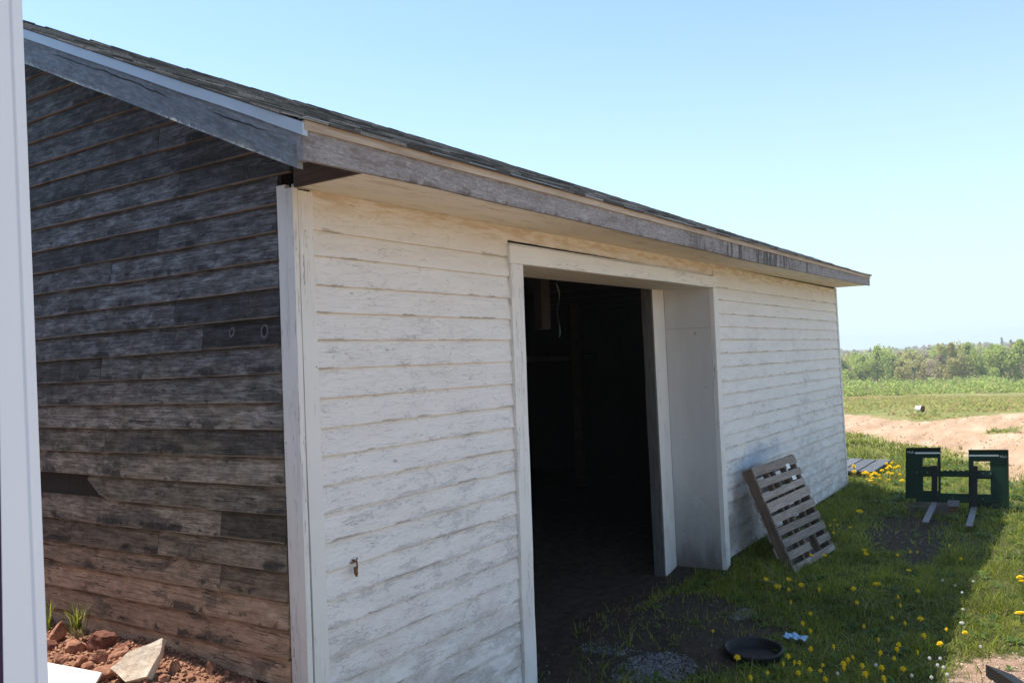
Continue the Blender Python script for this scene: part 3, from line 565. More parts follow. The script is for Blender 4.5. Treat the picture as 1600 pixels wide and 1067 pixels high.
# soffit, fascia, strip
mb = MB(); xs = np.linspace(1.948, RX1 - 0.03, 60); mb.rnd()
SJ = [3.9, 6.4]
def zso(x): return float(np.interp(x, [2.02, 3.2, 3.9, 5.94, 9.48, 9.9], [2.272, 2.279, 2.290, 2.299, 2.317, 2.32]))
for a, b in zip(xs, xs[1:]):
    if any(a <= j < b for j in SJ): mb.rnd()
    o = 0.004
    q = [Vector((a, YE + 0.01, zb(a) + o)), Vector((b, YE + 0.01, zb(b) + o)), Vector((b, YW + 0.01, zso(b))), Vector((a, YW + 0.01, zso(a)))]
    mb.face(q); mb.face([p + Vector((0, 0, 0.012)) for p in q][::-1])
mb.face([Vector((1.948, YE + 0.01, zb(1.948) + 0.004)), Vector((1.948, YW + 0.01, zso(1.948))), Vector((1.948, YW + 0.01, zso(1.948) + 0.012)), Vector((1.948, YE + 0.01, zb(1.948) + 0.016))])
mb.build('soffit', M['soffit'], shed)
def eave_band(name, mat, y0, y1, f0, f1, x0, x1, n=70, segs=()):
    mb = MB(); mb.rnd(); xs = np.linspace(x0, x1, n); R = []
    for x in xs:
        w = mnoise.noise(Vector((x * 2.2, y0 * 9, 1))) * 0.002
        R.append([Vector((x, y0 + w, f0(x))), Vector((x, y1, f0(x))), Vector((x, y1, f1(x))), Vector((x, y0 + w, f1(x)))])
    for a, b in zip(R, R[1:]):
        if any(a[0].x <= j < b[0].x for j in segs): mb.rnd()
        for k in range(4): mb.face([a[(k+1) % 4], a[k], b[k], b[(k+1) % 4]])
    mb.face(R[0]); mb.face(R[-1][::-1])
    return mb.build(name, mat, shed)
eave_band('fascia', M['fascia'], YE - 0.008, YE + 0.010, lambda x: zb(x), lambda x: zt(x) - 0.029, RX0 + 0.006, RX1, segs=(5.05, 7.9))
eave_band('eave_flashing', M['drip'], YE - 0.024, YE + 0.01, lambda x: zt(x) + 0.0045, lambda x: zt(x) + 0.0065, RX0 - 0.01, RX1)
eave_band('eave_gap', M['darkwood'], YE - 0.012, YE + 0.005, lambda x: zt(x) - 0.0015, lambda x: zt(x) + 0.004, RX0 - 0.006, RX1)
eave_band('eave_strip', M['strip'], YE - 0.016, YE - 0.003, lambda x: zt(x) - 0.031, lambda x: zt(x) - 0.002, RX0 - 0.008, RX1, segs=(2.4, 4.5, 7.0))
# rake board along the near gable (uv: along slope, across)
def rake_band(name, mat, x0, x1, o0, o1, y0, y1, lo_shift=0.0, segs=40):
    mb = MB(); mb.rnd(); ys = np.linspace(y0, y1, segs); R = []
    for y in ys:
        w = mnoise.noise(Vector((y * 3, o0 * 30, 2))) * 0.003
        R.append([Vector((x0, y, rake_z(y, o0) + w)), Vector((x1, y, rake_z(y, o0) + w)), Vector((x1, y, rake_z(y, o1))), Vector((x0, y, rake_z(y, o1)))])
    vv = [0, 0, 1, 1]
    for a, b in zip(R, R[1:]):
        for k in range(4):
            j = (k + 1) % 4; mb.face([a[k], a[j], b[j], b[k]][::-1], [(a[k].y, vv[k]), (a[j].y, vv[j]), (b[j].y, vv[j]), (b[k].y, vv[k])][::-1])
    mb.face(R[0][::-1]); mb.face(R[-1])
    return mb.build(name, mat, shed)
rake_band('rake_board', M['rake'], RX0 - 0.008, RX0 + 0.014, 0.150, 0.028, YE + 0.022, YR)
rake_band('rake_board', M['rake'], RX0 - 0.008, RX0 + 0.014, 0.150, 0.028, YR, 2 * YR - YE)
mb = MB(); mb.rnd().box((RX0 - 0.0095, YE - 0.009, 2.262), (RX0 + 0.016, YE + 0.020, 2.352)); mb.build('rake_end_block', M['fascia'], shed)
rake_band('drip_edge', M['drip'], RX0 - 0.016, RX0 + 0.004, 0.042, 0.004, YE - 0.014, YR)
rake_band('drip_edge', M['drip'], RX0 - 0.016, RX0 + 0.004, 0.042, 0.004, YR, 2 * YR - YE)
# box end (bare brown board closing the eave box), deck under the rake overhang
mb = MB(); mb.rnd().hull([Vector((1.935, YE + 0.012, zb(1.94) + 0.001)), Vector((1.935, YW - 0.018, 2.268)), Vector((1.935, YW - 0.018, 2.50)), Vector((1.935, YE + 0.012, 2.372))], [Vector((1.947, YE + 0.012, zb(1.94) + 0.001)), Vector((1.947, YW - 0.018, 2.268)), Vector((1.947, YW - 0.018, 2.50)), Vector((1.947, YE + 0.012, 2.372))])
mb.build('box_end_board', M['boxend'], shed)
# roof: deck, shingle courses
mb = MB(); mb.rnd(); xs = np.linspace(RX0, RX1, 14)
for sgn in (0, 1):
    for a, b in zip(xs, xs[1:]):
        def pt(x, y, d): yy = y if sgn == 0 else 2 * YR - y; return Vector((x, yy, zroof(x, y) - d))
        top = [pt(a, YE, 0.004), pt(b, YE, 0.004), pt(b, YR, 0.004), pt(a, YR, 0.004)]; bot = [p - Vector((0, 0, 0.022)) for p in top]
        mb.face(top if sgn == 0 else top[::-1]); mb.face(bot[::-1] if sgn == 0 else bot); mb.face([bot[0], bot[1], top[1], top[0]])
        if a == xs[0]: mb.face([bot[0], top[0], top[3], bot[3]])
        if b == xs[-1]: mb.face([bot[1], bot[2], top[2], top[1]])
deck = mb.build('roof_deck', M['boxend'], shed)
mb = MB(); random.seed(5); NC = 31; ln = YR - YE
for sgn in (0, 1):
    for c in range(NC + 1):
        y0 = YE - 0.026 + (ln + 0.02) * c / NC; y1 = min(YR, YE - 0.022 + (ln + 0.02) * (c + 1.35) / NC)
        if y1 - y0 < 0.02: continue
        x = RX0 - 0.02 + random.uniform(-0.2, 0)
        while x < RX1 + 0.02:
            w = random.choice((0.10, 0.13, 0.18, 0.22)); a = max(x, RX0 - 0.022 + random.uniform(-0.003, 0.003)); b = min(x + w - 0.003, RX1 + 0.022)
            x += w
            if b - a < 0.01: continue
            mb.rnd(); th = random.uniform(0.004, 0.010) ; cur = random.uniform(0, 0.007) if random.random() < 0.45 else 0
            dy = random.uniform(-0.003, 0.003)
            def pt(x_, y_, h_):
                yy = y_ if sgn == 0 else 2 * YR - y_
                return Vector((x_, yy, zroof(x_, y_) + h_))
            lo_, hi_ = th + 0.001 + cur + (0.006 if c == 0 else 0), 0.001
            T = [pt(a, y0 + dy, lo_), pt(b, y0 + dy, lo_ + random.uniform(0, 0.002)), pt(b, y1, hi_ + 0.002), pt(a, y1, hi_ + 0.002)]
            bl = 0.0068 if c == 0 else -0.001; B = [pt(a, y0 + dy, bl), pt(b, y0 + dy, bl), pt(b, y1, -0.001), pt(a, y1, -0.001)]
            mb.face(T if sgn == 0 else T[::-1]); mb.face([B[0], B[1], T[1], T[0]]); mb.face([B[1], B[2], T[2], T[1]]); mb.face([B[3], B[0], T[0], T[3]])
for i in range(60):
    a = RX0 - 0.02 + i * (RX1 - RX0 + 0.04) / 60; b = a + (RX1 - RX0 + 0.04) / 60 + 0.02; mb.rnd(); h = random.uniform(0.005, 0.011)
    mb.face([(a, YR - 0.09, zr(a) - 0.032 + h), (b, YR - 0.09, zr(a) - 0.036 + h), (b, YR, zr(a) + 0.008), (a, YR, zr(a) + 0.006 + h)])
    mb.face([(a, YR, zr(a) + 0.006 + h), (b, YR, zr(a) + 0.008), (b, YR + 0.09, zr(a) - 0.036 + h), (a, YR + 0.09, zr(a) - 0.032 + h)])
mb.build('shingles', M['shingle'], deck)
# doorway: header, casings, deep reveal
mb = MB(); mb.rnd()
hb = lambda x: float(np.interp(x, [3.26, 5.93], [2.103, 2.124])); ht = lambda x: float(np.interp(x, [3.26, 5.93], [2.190, 2.206]))
xs = np.linspace(3.232, 5.935, 24); R = []
for x in xs:
    w = mnoise.noise(Vector((x * 1.5, 3, 3))) * 0.002
    R.append([Vector((x, 2.222, hb(x) + w)), Vector((x, 2.262, hb(x) + w)), Vector((x, 2.262, ht(x))), Vector((x, 2.222, ht(x) + w))])
for a, b in zip(R, R[1:]):
    for k in range(4): mb.face([a[(k+1) % 4], a[k], b[k], b[(k+1) % 4]])
mb.face(R[0]); mb.face(R[-1][::-1]); head = mb.build('door_header', M['trim_x'], shed)
mb = MB(); mb.rnd().hull([Vector((3.240, 2.2235, 2.192)), Vector((5.80, 2.2235, 2.2075)), Vector((5.80, 2.244, 2.2075)), Vector((3.240, 2.244, 2.192))], [Vector((3.240, 2.228, 2.2005)), Vector((5.80, 2.228, 2.2155)), Vector((5.80, 2.244, 2.2155)), Vector((3.240, 2.244, 2.2005))]); mb.build('header_cap', M['trim_x'], head)
lean_box(3.243, 3.345, 2.2245, 2.262, -0.05, 2.102, 0.002, 'door_casing', M['trim_z'], segs=14, wob=0.003)
lean_box(5.868, 5.955, 2.2245, 2.258, 0.0, 2.121, 0.030, 'door_casing', M['trim_z'], segs=14)
mb = MB(); mb.rnd().hull([Vector((3.335, 2.262, 2.104)), Vector((5.90, 2.262, 2.126)), Vector((5.90, 2.262, 2.134)), Vector((3.335, 2.262, 2.134))], [Vector((3.335, 2.618, 2.108)), Vector((5.90, 2.618, 2.128)), Vector((5.90, 2.618, 2.134)), Vector((3.335, 2.618, 2.134))])
mb.build('door_lintel', mat_trim('lintel_paint', 'x', 0.0, 0.3, (0.62, 0.60, 0.56)), shed)
mb = MB(); mb.rnd()
top_ = 2.128; A = [Vector((5.868, 2.259, 0.0)), Vector((5.868, 2.618, 0.0)), Vector((5.90, 2.618, 0.0)), Vector((5.93, 2.259, 0.0))]; L = 0.030
a = [Vector((p.x + L * top_, p.y, -0.05)) for p in A]; b = [Vector((p.x, p.y, top_)) for p in A]; mb.hull(a, b)
mb.build('side_panel', M['panel'], shed)
lean_box(3.30, 3.343, 2.264, 2.618, -0.1, 2.105, 0.0, 'side_panel', M['panel'])
lean_box(5.665, 5.866, 2.619, 2.65, -0.05, 2.135, 0.028, 'inner_post', M['trim_z'], segs=14, wob=0.003)
lean_box(5.640, 5.664, 2.621, 2.70, -0.05, 2.135, 0.028, 'post_edge', M['greywood'], wob=0.004)
lean_box(3.15, 3.34, 2.619, 2.65, -0.05, 2.135, 0.0, 'inner_post', M['trim_z'])
# inner front wall framing and inside of the shed
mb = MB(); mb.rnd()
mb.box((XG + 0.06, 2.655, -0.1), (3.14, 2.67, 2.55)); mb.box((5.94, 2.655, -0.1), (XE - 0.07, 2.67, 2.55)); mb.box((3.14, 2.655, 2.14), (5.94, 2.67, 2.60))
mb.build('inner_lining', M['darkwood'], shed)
for x in np.arange(2.6, 9.4, 0.85):
    mb = MB(); mb.rnd(); 
    for (ya, za, yb2, zb2) in ((YE + 0.15, zroof(x, YE + 0.15) - 0.03, YR, ZR - 0.03), (2*YR - YE - 0.15, zroof(x, YE + 0.15) - 0.03, YR, ZR - 0.03)):
        mb.hull([Vector((x, ya, za)), Vector((x + 0.04, ya, za)), Vector((x + 0.04, ya, za - 0.09)), Vector((x, ya, za - 0.09))], [Vector((x, yb2, zb2)), Vector((x + 0.04, yb2, zb2)), Vector((x + 0.04, yb2, zb2 - 0.09)), Vector((x, yb2, zb2 - 0.09))])
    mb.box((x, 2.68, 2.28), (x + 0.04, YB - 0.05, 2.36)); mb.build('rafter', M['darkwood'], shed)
for x in (4.0, 6.6, 8.6): mb = MB(); mb.rnd().box((x, 4.95, -0.1), (x + 0.11, 5.06, 2.28)); mb.build('roof_post', M['boxend'], shed)
mb = MB(); mb.rnd().box((4.72, 3.0, 1.84), (4.83, 3.06, 2.28)); mb.build('hanging_board', mat_wood('red_brown_board', 'z', (0.012, 0.008, 0.006), (0.028, 0.018, 0.013)), shed)
mb = MB(); mb.rnd().box((7.0, 5.07, 1.60), (9.2, 5.10, 1.66)); mb.build('inside_rail', mat_wood('pale_rail', 'x', (0.05, 0.045, 0.04), (0.10, 0.09, 0.085)), shed)
# hole and rusty hook on the lower white boards
mb = MB(); mb.rnd(); c = Vector((2.163, 2.236, 0.905))
mb.tube([c + Vector((0, 0, 0.025)), c + Vector((0.012, -0.012, 0.018)), c + Vector((0.006, -0.02, 0.004)), c + Vector((0.010, -0.014, -0.012))], 0.0035, 5)
mb.tube([c + Vector((-0.012, -0.004, 0.016)), c + Vector((0.004, -0.016, 0.020)), c + Vector((0.022, -0.006, 0.028))], 0.003, 5)
mb.tube([c + Vector((0.004, -0.01, 0.0)), c + Vector((0.003, -0.016, -0.02)), c + Vector((0.008, -0.014, -0.034))], [0.006, 0.009, 0.004], 6); mb.build('rusty_hook', M['rust'], shed)

# ------------------------------------------------------------------ neighbouring white building (its corner post stands at the left of the view)
nb = empty('white_building', (0.5, 1.5, 0), 'white vinyl building corner post filling the left edge of the view', 'building')
def sub(o): o.parent = nb; o.matrix_parent_inverse = Matrix.Translation((-0.5, -1.5, 0)); return o
mb = MB(); mb.rnd()
def post_ring(z):
    d = 0.603 + (z - 1.2) * -0.0165; y = 1.25; e = 0.5432 + (z - 1.2227) * 0.0058
    prof = [(e, y), (d - 0.019, y), (d - 0.0175, y + 0.003), (d - 0.0155, y + 0.003), (d - 0.014, y - 0.001), (d - 0.001, y - 0.001), (d, y), (d, y + 0.012), (d - 0.008, y + 0.075), (e, y + 0.075)]
    return [Vector((px, py, z)) for px, py in prof]
zs_ = np.linspace(0.0, 3.1, 12)
for a, b in zip(zs_, zs_[1:]):
    A, B = post_ring(a), post_ring(b)
    for k in range(len(A)): j = (k + 1) % len(A); mb.face([A[k], A[j], B[j], B[k]])
mb.face(post_ring(0)[::-1]); mb.face(post_ring(3.1)); sub(mb.build('corner_post', M['vinyl']))
mb = MB(); mb.rnd()
mb.hull([Vector((0.49, 1.252, 0.0)), Vector((0.5361, 1.252, 0.0)), Vector((0.5361, 1.32, 0.0)), Vector((0.49, 1.32, 0.0))], [Vector((0.49, 1.252, 3.1)), Vector((0.554, 1.252, 3.1)), Vector((0.554, 1.32, 3.1)), Vector((0.49, 1.32, 3.1))]); sub(mb.build('dark_strip', mat_plain('dark_violet', (0.035, 0.018, 0.06), 0.5, 0.3)))  # plain dark violet strip along the left edge of the post
mb = MB()
for k in range(28):
    z = 0.02 + k * 0.11; mb.rnd(); mb.hull([Vector((0.47, 1.33, z)), Vector((0.50, 1.33, z)), Vector((0.487, 1.33, z + 0.108)), Vector((0.47, 1.33, z + 0.108))], [Vector((0.43, 5.5, z)), Vector((0.46, 5.5, z)), Vector((0.447, 5.5, z + 0.108)), Vector((0.43, 5.5, z + 0.108))])
sub(mb.build('side_wall', M['vinyl']))
mb = MB()
for k in range(28):
    z = 0.02 + k * 0.11; mb.rnd(); mb.hull([Vector((-1.5, 1.30, z)), Vector((-1.5, 1.33, z)), Vector((-1.5, 1.33, z + 0.108)), Vector((-1.5, 1.313, z + 0.108))][::-1], [Vector((0.50, 1.30, z)), Vector((0.50, 1.33, z)), Vector((0.50, 1.33, z + 0.108)), Vector((0.50, 1.313, z + 0.108))][::-1])
sub(mb.build('end_wall', M['vinyl']))

# ------------------------------------------------------------------ things by the gable wall
def T(x, y): return float(terrain(np.array([x]), np.array([y]))[0])
def make_rock(name, loc, size, mat, label, seed, facet=0.35, sub_=2, rz=0.0, tilt=(0, 0), cubic=0.0, group='loose red stones against the grey gable wall', cat='stone'):
    bm = bmesh.new(); bmesh.ops.create_icosphere(bm, subdivisions=sub_ + 1, radius=1.0); rr = random.Random(seed)
    planes = [(Vector((rr.gauss(0,1), rr.gauss(0,1), rr.gauss(0,1))).normalized(), rr.uniform(0.55, 0.85)) for _ in range(12)]
    for v in bm.verts:
        p = v.co.copy()
        if cubic: 
            m = max(abs(p.x), abs(p.y), abs(p.z)); p = p.lerp(p / m * 0.8, cubic)
        for n_, d_ in planes:
            if not cubic or cubic < 0.5:
                e = p.dot(n_) - d_
                if e > 0: p -= n_ * e * (1 - facet * 0.4)
        p *= 1 + 0.13 * mnoise.noise(p * 2.3 + Vector((seed, 0, 0))) + 0.05 * mnoise.noise(p * 7 + Vector((0, seed, 0)))
        v.co = Vector((p.x * size[0], p.y * size[1], p.z * size[2]))
    me = bpy.data.meshes.new(name); bm.to_mesh(me); bm.free(); me.materials.append(mat)
    o = bpy.data.objects.new(name, me); scene.collection.objects.link(o); o.location = loc; o.rotation_euler = (tilt[0], tilt[1], rz)
    return tag(o, label, cat, group)
def gp(px, py, z0=0.52):
    """point on the bank seen at px, py"""
    z = z0
    for _ in range(12): p = on(px, py, 2, z); z = T(min(p.x, 1.93), p.y)
    return Vector((min(p.x, 1.93), p.y, z))
# px, py, half sizes, material, cubic, label
SPEC = [
 (213, 1052, (0.070, 0.085, 0.045), 'rock_pale', 0.9, 'large pale sandy slab with a pointed top, biggest stone of the pile', (0.5, -0.35), 0.6),
 (160, 1012, (0.050, 0.045, 0.045), 'rock_dark', 0.9, 'square dark red block standing against the grey boards', (0.2, 0.1), 0.3),
 (91, 998, (0.032, 0.030, 0.052), 'rock', 0.3, 'tall rounded red stone beside the white post', (0, 0.2), 0.2),
 (119, 1018, (0.052, 0.040, 0.030), 'rock', 0.0, 'red soil clod with dry grass roots on top', (0.2, 0), 0.8),
 (95, 1032, (0.035, 0.030, 0.018), 'rock', 0.2, 'flat red stone at the corner of the white sheet', (0, 0), 0.3),
 (127, 1037, (0.032, 0.026, 0.024), 'rock', 0.1, 'small red stone between soil clod and white sheet', (0, 0.3), 1.1),
 (153, 1034, (0.032, 0.034, 0.030), 'rock', 0.1, 'upright red lump in front of the dark block', (0.3, 0), 2.0),
 (182, 1028, (0.052, 0.024, 0.022), 'rock', 0.1, 'long red wedge stone right of the dark block', (0, -0.4), -0.7),
 (205, 1030, (0.060, 0.030, 0.022), 'rock', 0.2, 'long smooth red stone leaning behind the pale slab', (0, -0.4), -0.6),
 (165, 1058, (0.052, 0.040, 0.030), 'rock', 0.0, 'rough red lump at the tip of the white sheet', (0.2, 0), 0.5),
 (187, 1048, (0.034, 0.030, 0.026), 'rock', 0.1, 'brown red stone tucked left of the pale slab', (0, 0), 1.9),
 (252, 1030, (0.013, 0.013, 0.036), 'rock', 0.2, 'thin upright red shard right of the pale slab', (0.1, 0.1), 0.0),
 (273, 1046, (0.022, 0.020, 0.024), 'rock', 0.1, 'round topped red stone right of the thin shard', (0.1, 0), 0.0),
 (329, 1050, (0.016, 0.016, 0.030), 'rock', 0.3, 'small upright brick like stone in the soil crumbs', (0.0, 0.1), 0.2),
 (380, 1066, (0.022, 0.020, 0.016), 'rock_dark', 0.3, 'dark red stone nearest the white corner trim', (0, 0), 0.5),
 (257, 1062, (0.022, 0.020, 0.016), 'rock', 0.0, 'low red crumb lump below the thin shard', (0, 0), 0.9),
 (300, 1060, (0.016, 0.014, 0.012), 'rock', 0.0, 'little red lump among crumbs left of the upright stone', (0, 0), 2.9),
 (345, 1063, (0.014, 0.016, 0.012), 'rock', 0.0, 'little red lump right of the upright stone', (0, 0), 1.3),
 (113, 1010, (0.040, 0.034, 0.024), 'rock', 0.1, 'red stone tucked under the green grass tuft', (0.1, 0.2), 2.3),
 (140, 1046, (0.026, 0.030, 0.020), 'rock', 0.1, 'low red stone half under the edge of the white sheet', (0.1, 0.2), 1.0),
 (195, 1015, (0.024, 0.030, 0.020), 'rock_dark', 0.1, 'dark stone in the shade right of the square block', (0.1, 0.0), 0.4),
 (80, 1015, (0.028, 0.024, 0.028), 'rock_dark', 0.1, 'dark stone half hidden behind the white post', (0, 0), 1.3),
]
def slab(c, label):
    rr = random.Random(9); out = [(-0.105, -0.03), (-0.055, 0.035), (0.01, 0.075), (0.062, 0.118), (0.078, 0.04), (0.072, -0.05), (-0.02, -0.085)]
    bm = bmesh.new(); vs = [bm.verts.new((x * 0.85, y * 0.85, 0)) for x, y in out]; f = bm.faces.new(vs); g_ = bmesh.ops.extrude_face_region(bm, geom=[f]); 
    for v in g_['geom']:
        if isinstance(v, bmesh.types.BMVert): v.co += Vector((rr.uniform(-.006, .006), rr.uniform(-.006, .006), 0.038))
    bmesh.ops.recalc_face_normals(bm, faces=bm.faces); bmesh.ops.triangulate(bm, faces=bm.faces); bmesh.ops.subdivide_edges(bm, edges=bm.edges, cuts=3, use_grid_fill=True)
    for v in bm.verts: v.co += Vector((mnoise.noise(v.co * 22), mnoise.noise(v.co * 22 + Vector((9, 0, 0))), mnoise.noise(v.co * 18 + Vector((0, 9, 0))))) * 0.0055
    me = bpy.data.meshes.new('stone'); bm.to_mesh(me); bm.free(); me.materials.append(M['rock_pale']); o = bpy.data.objects.new('stone', me); scene.collection.objects.link(o)
    o.location = c; o.rotation_euler = (math.radians(48), math.radians(4), math.radians(-62)); tag(o, label, 'stone', 'loose red stones against the grey gable wall')
for i, (px, py, sz, mt, cub, lab, tl, rz) in enumerate(SPEC):
    if i == 0: pp = gp(222, 1056); slab((pp.x, pp.y, pp.z + 0.035), lab); continue
    p = gp(px, py); k = 1.12
    make_rock('stone', (p.x, p.y, p.z + sz[2] * 0.45), tuple(s_ * k for s_ in sz), M[mt], lab, 40 + i, rz=rz, tilt=tl, cubic=cub)
# crumbs of soil and pebbles: nobody could count them
def scatter_stones(name, mat, n, fx, smin, smax, label, cat_kind='stuff', seed=3):
    r = np.random.default_rng(seed); P = fx(r, n); n = len(P)
    base = np.array([(1,0,0),(-1,0,0),(0,1,0),(0,-1,0),(0,0,1),(0,0,-1)], float); f = np.array([(0,2,4),(2,1,4),(1,3,4),(3,0,4),(2,0,5),(1,2,5),(3,1,5),(0,3,5)])
    s = smin + (smax - smin) * r.random((n, 1, 1))**2.5; jit = 1 + r.uniform(-0.35, 0.35, (n, 6, 3)); th = r.uniform(0, 6.28, n); c, s2 = np.cos(th), np.sin(th)
    V = (base[None] * jit + r.uniform(-0.25, 0.25, (n, 6, 3))) * s; V[:, :, 2] *= 0.8
    x = V[:, :, 0] * c[:, None] - V[:, :, 1] * s2[:, None]; y = V[:, :, 0] * s2[:, None] + V[:, :, 1] * c[:, None]; V = np.stack([x, y, V[:, :, 2]], -1) + P[:, None, :]
    Fc = (f[None] + (np.arange(n) * 6)[:, None, None]).reshape(-1, 3)
    bv = np.repeat(r.random((n, 3)), 8, 0)
    return tag(np_mesh(name, V.reshape(-1, 3), Fc.ravel(), np.arange(len(Fc)) * 3, None, mat, bv), label, kind='stuff')
def on_bank(r, n):
    x = r.uniform(1.25, 1.935, n); y = r.uniform(2.2, 4.6, n); k = r.random(n) < 0.3 + 0.7 * (x - 1.25) / 0.7; x, y = x[k], y[k]; return np.stack([x, y, terrain(x, y) + 0.003], -1)
scatter_stones('soil_crumbs', M['rock'], 6500, on_bank, 0.003, 0.014, 'crumbled red soil and pebbles along the foot of the grey gable wall')
sheet = MB(); sheet.rnd(); q = [Vector((1.515, 3.20, 0.597)), Vector((1.565, 2.87, 0.600)), Vector((1.30, 2.58, 0.57)), Vector((0.95, 2.9, 0.56))]
sheet.hull([p - Vector((0, 0, 0.012)) for p in q][::-1], q[::-1]); o = sheet.build('white_sheet', M['sheet'], bevel=0.003)
tag(o, 'bright white sheet lying on red soil in sunlight by the white post', 'sheet')

# ------------------------------------------------------------------ pallet against the wall
def euler_fit(a, b, c): return (Matrix.Rotation(c, 4, 'Z') @ Matrix.Rotation(a, 4, 'X') @ Matrix.Rotation(b, 4, 'Y')).to_euler()
pal = empty('pallet', (6.152, 1.80, 0.02), 'worn wooden pallet standing tilted against the white wall right of the doorway', 'pallet')
pal.rotation_euler = euler_fit(-0.385, -0.054, -0.179)
W_, L_ = 0.719, 0.80; random.seed(11)
zz = 0.0
for i in range(9):
    h = (0.050, 0.056, 0.060, 0.052, 0.060, 0.072, 0.052, 0.056, 0.074)[i]; z0 = -0.01 + i * (L_ - 0.07) / 8
    mb = MB(); mb.rnd(); a = random.uniform(-0.010, 0.006); b = W_ + random.uniform(-0.008, 0.012); t = random.uniform(-0.006, 0.006); n = 8; R = []
    if i == 1: b = W_ * 0.52
    for k in range(n + 1):
        x = a + (b - a) * k / n; w = mnoise.noise(Vector((x * 9, i * 3, 0))) * 0.003; tt = t * (k / n - 0.5) * 2
        R.append([Vector((x, -0.011 + w, z0 + tt)), Vector((x, 0.0, z0 + tt)), Vector((x, 0.0, z0 + h + tt + w)), Vector((x, -0.011 + w, z0 + h + tt + w))])
    for A, B in zip(R, R[1:]):
        for k in range(4): mb.face([A[(k+1) % 4], A[k], B[k], B[(k+1) % 4]])
    mb.face(R[0]); mb.face(R[-1][::-1]); mb.build('deck_board', M['pallet'], pal)
    if i == 1:
        mb = MB(); mb.rnd().box((W_ * 0.70, -0.011, z0 - 0.004), (W_ + 0.01, 0, z0 + h - 0.004)); mb.build('deck_board', M['pallet'], pal)
for xx, w in ((0.004, 0.030), (W_ * 0.30, 0.024), (W_ * 0.45, 0.02), (W_ * 0.70, 0.024), (W_ - 0.034, 0.030)):
    mb = MB(); mb.rnd().box((xx, 0.001, -0.01), (xx + w, 0.075 if w > 0.025 else 0.045, L_ - 0.006)); mb.build('stringer', M['palletside'], pal)
for i in range(7):
    mb = MB(); mb.rnd().box((-0.004, 0.076, 0.0 + i * 0.118), (W_ + 0.004, 0.087, 0.078 + i * 0.118)); mb.build('base_board', M['pallet'], pal)
mb = MB(); mb.rnd()
mb.box((W_ * 0.72, -0.0135, L_ - 0.105), (W_ * 0.80, -0.0118, L_ - 0.065)); mb.build('paper_tag', M['decal'], pal); mb = MB(); mb.rnd(); mb.box((W_ * 0.74, -0.0135, L_ - 0.20), (W_ * 0.83, -0.0118, L_ - 0.168)); mb.build('paper_tag', M['decal'], pal)

# ------------------------------------------------------------------ green pallet-fork attachment
fk = empty('fork_attachment', (9.224, 1.536, 0.091), 'dark green steel pallet fork frame with two forks standing in the grass', 'fork attachment')
fk.rotation_euler = euler_fit(0.024, 0.134, 0.016)
def cp(cxp, cyp):
    """crop pixel of the frame -> local (across, up)"""
    u = (cxp - 122) / (1342 - 122) * 0.9; v = 0.5 - (cyp - 90) / (680 - 90) * 0.5 + (cxp - 122) / 1220 * 0.055
    return u, v
def plate(x0, y0, x1, y1, holes, name):
    xsb = sorted({x0, x1, *[h[0] for h in holes], *[h[2] for h in holes]}); ysb = sorted({y0, y1, *[h[1] for h in holes], *[h[3] for h in holes]})
    bm = bmesh.new(); vd = {}
    def V(x, y, d):
        k = (x, y, d)
        if k not in vd: u, v = cp(x, y); vd[k] = bm.verts.new((d, -u, v))
        return vd[k]
    solid = lambda i, j: 0 <= i < len(xsb)-1 and 0 <= j < len(ysb)-1 and not any(h[0] <= xsb[i] and xsb[i+1] <= h[2] and h[1] <= ysb[j] and ysb[j+1] <= h[3] for h in holes)
    for i in range(len(xsb)-1):
        for j in range(len(ysb)-1):
            if not solid(i, j): continue
            a, b, c, d = xsb[i], xsb[i+1], ysb[j], ysb[j+1]
            bm.faces.new([V(a, c, 0), V(b, c, 0), V(b, d, 0), V(a, d, 0)]); bm.faces.new([V(a, d, .014), V(b, d, .014), V(b, c, .014), V(a, c, .014)])
            for (p, q, ni, nj) in (((a, c), (b, c), i, j-1), ((b, d), (a, d), i, j+1), ((a, d), (a, c), i-1, j), ((b, c), (b, d), i+1, j)):
                if not solid(ni, nj): bm.faces.new([V(*p, 0), V(*p, .014), V(*q, .014), V(*q, 0)])
    bmesh.ops.recalc_face_normals(bm, faces=bm.faces)
    me = bpy.data.meshes.new(name); bm.to_mesh(me); bm.free(); me.materials.append(M['green']); o = bpy.data.objects.new(name, me); scene.collection.objects.link(o); o.parent = fk
    b = o.modifiers.new('bevel', 'BEVEL'); b.width = 0.003; b.segments = 2
    return o
plate(122, 90, 548, 680, [(328, 200, 508, 300), (333, 398, 520, 588)], 'side_plate')
pr = plate(882, 118, 1342, 775, [(940, 240, 1132, 340), (985, 440, 1137, 632)], 'side_plate')
def fbox(x0, y0, x1, y1, d0, d1, name, mat, bevel=0.003):
    mb = MB(); mb.rnd(); c = [cp(x0, y0), cp(x1, y0), cp(x1, y1), cp(x0, y1)]
    mb.hull([Vector((d0, -u, v)) for u, v in c], [Vector((d1, -u, v)) for u, v in c][::1]); o = mb.build(name, mat, fk)
    bm = bmesh.new(); bm.from_mesh(o.data); bmesh.ops.remove_doubles(bm, verts=bm.verts, dist=1e-5); bmesh.ops.recalc_face_normals(bm, faces=bm.faces); bm.to_mesh(o.data); bm.free()
    b = o.modifiers.new('bevel', 'BEVEL'); b.width = bevel; b.segments = 2; return o
fbox(122, 78, 548, 92, -0.03, 0.03, 'top_flange', M['green']); fbox(882, 105, 1342, 120, -0.03, 0.03, 'top_flange', M['green'])
fbox(118, 90, 132, 682, -0.028, -0.002, 'side_flange', M['green']); fbox(1328, 118, 1345, 776, -0.028, -0.002, 'side_flange', M['green'])
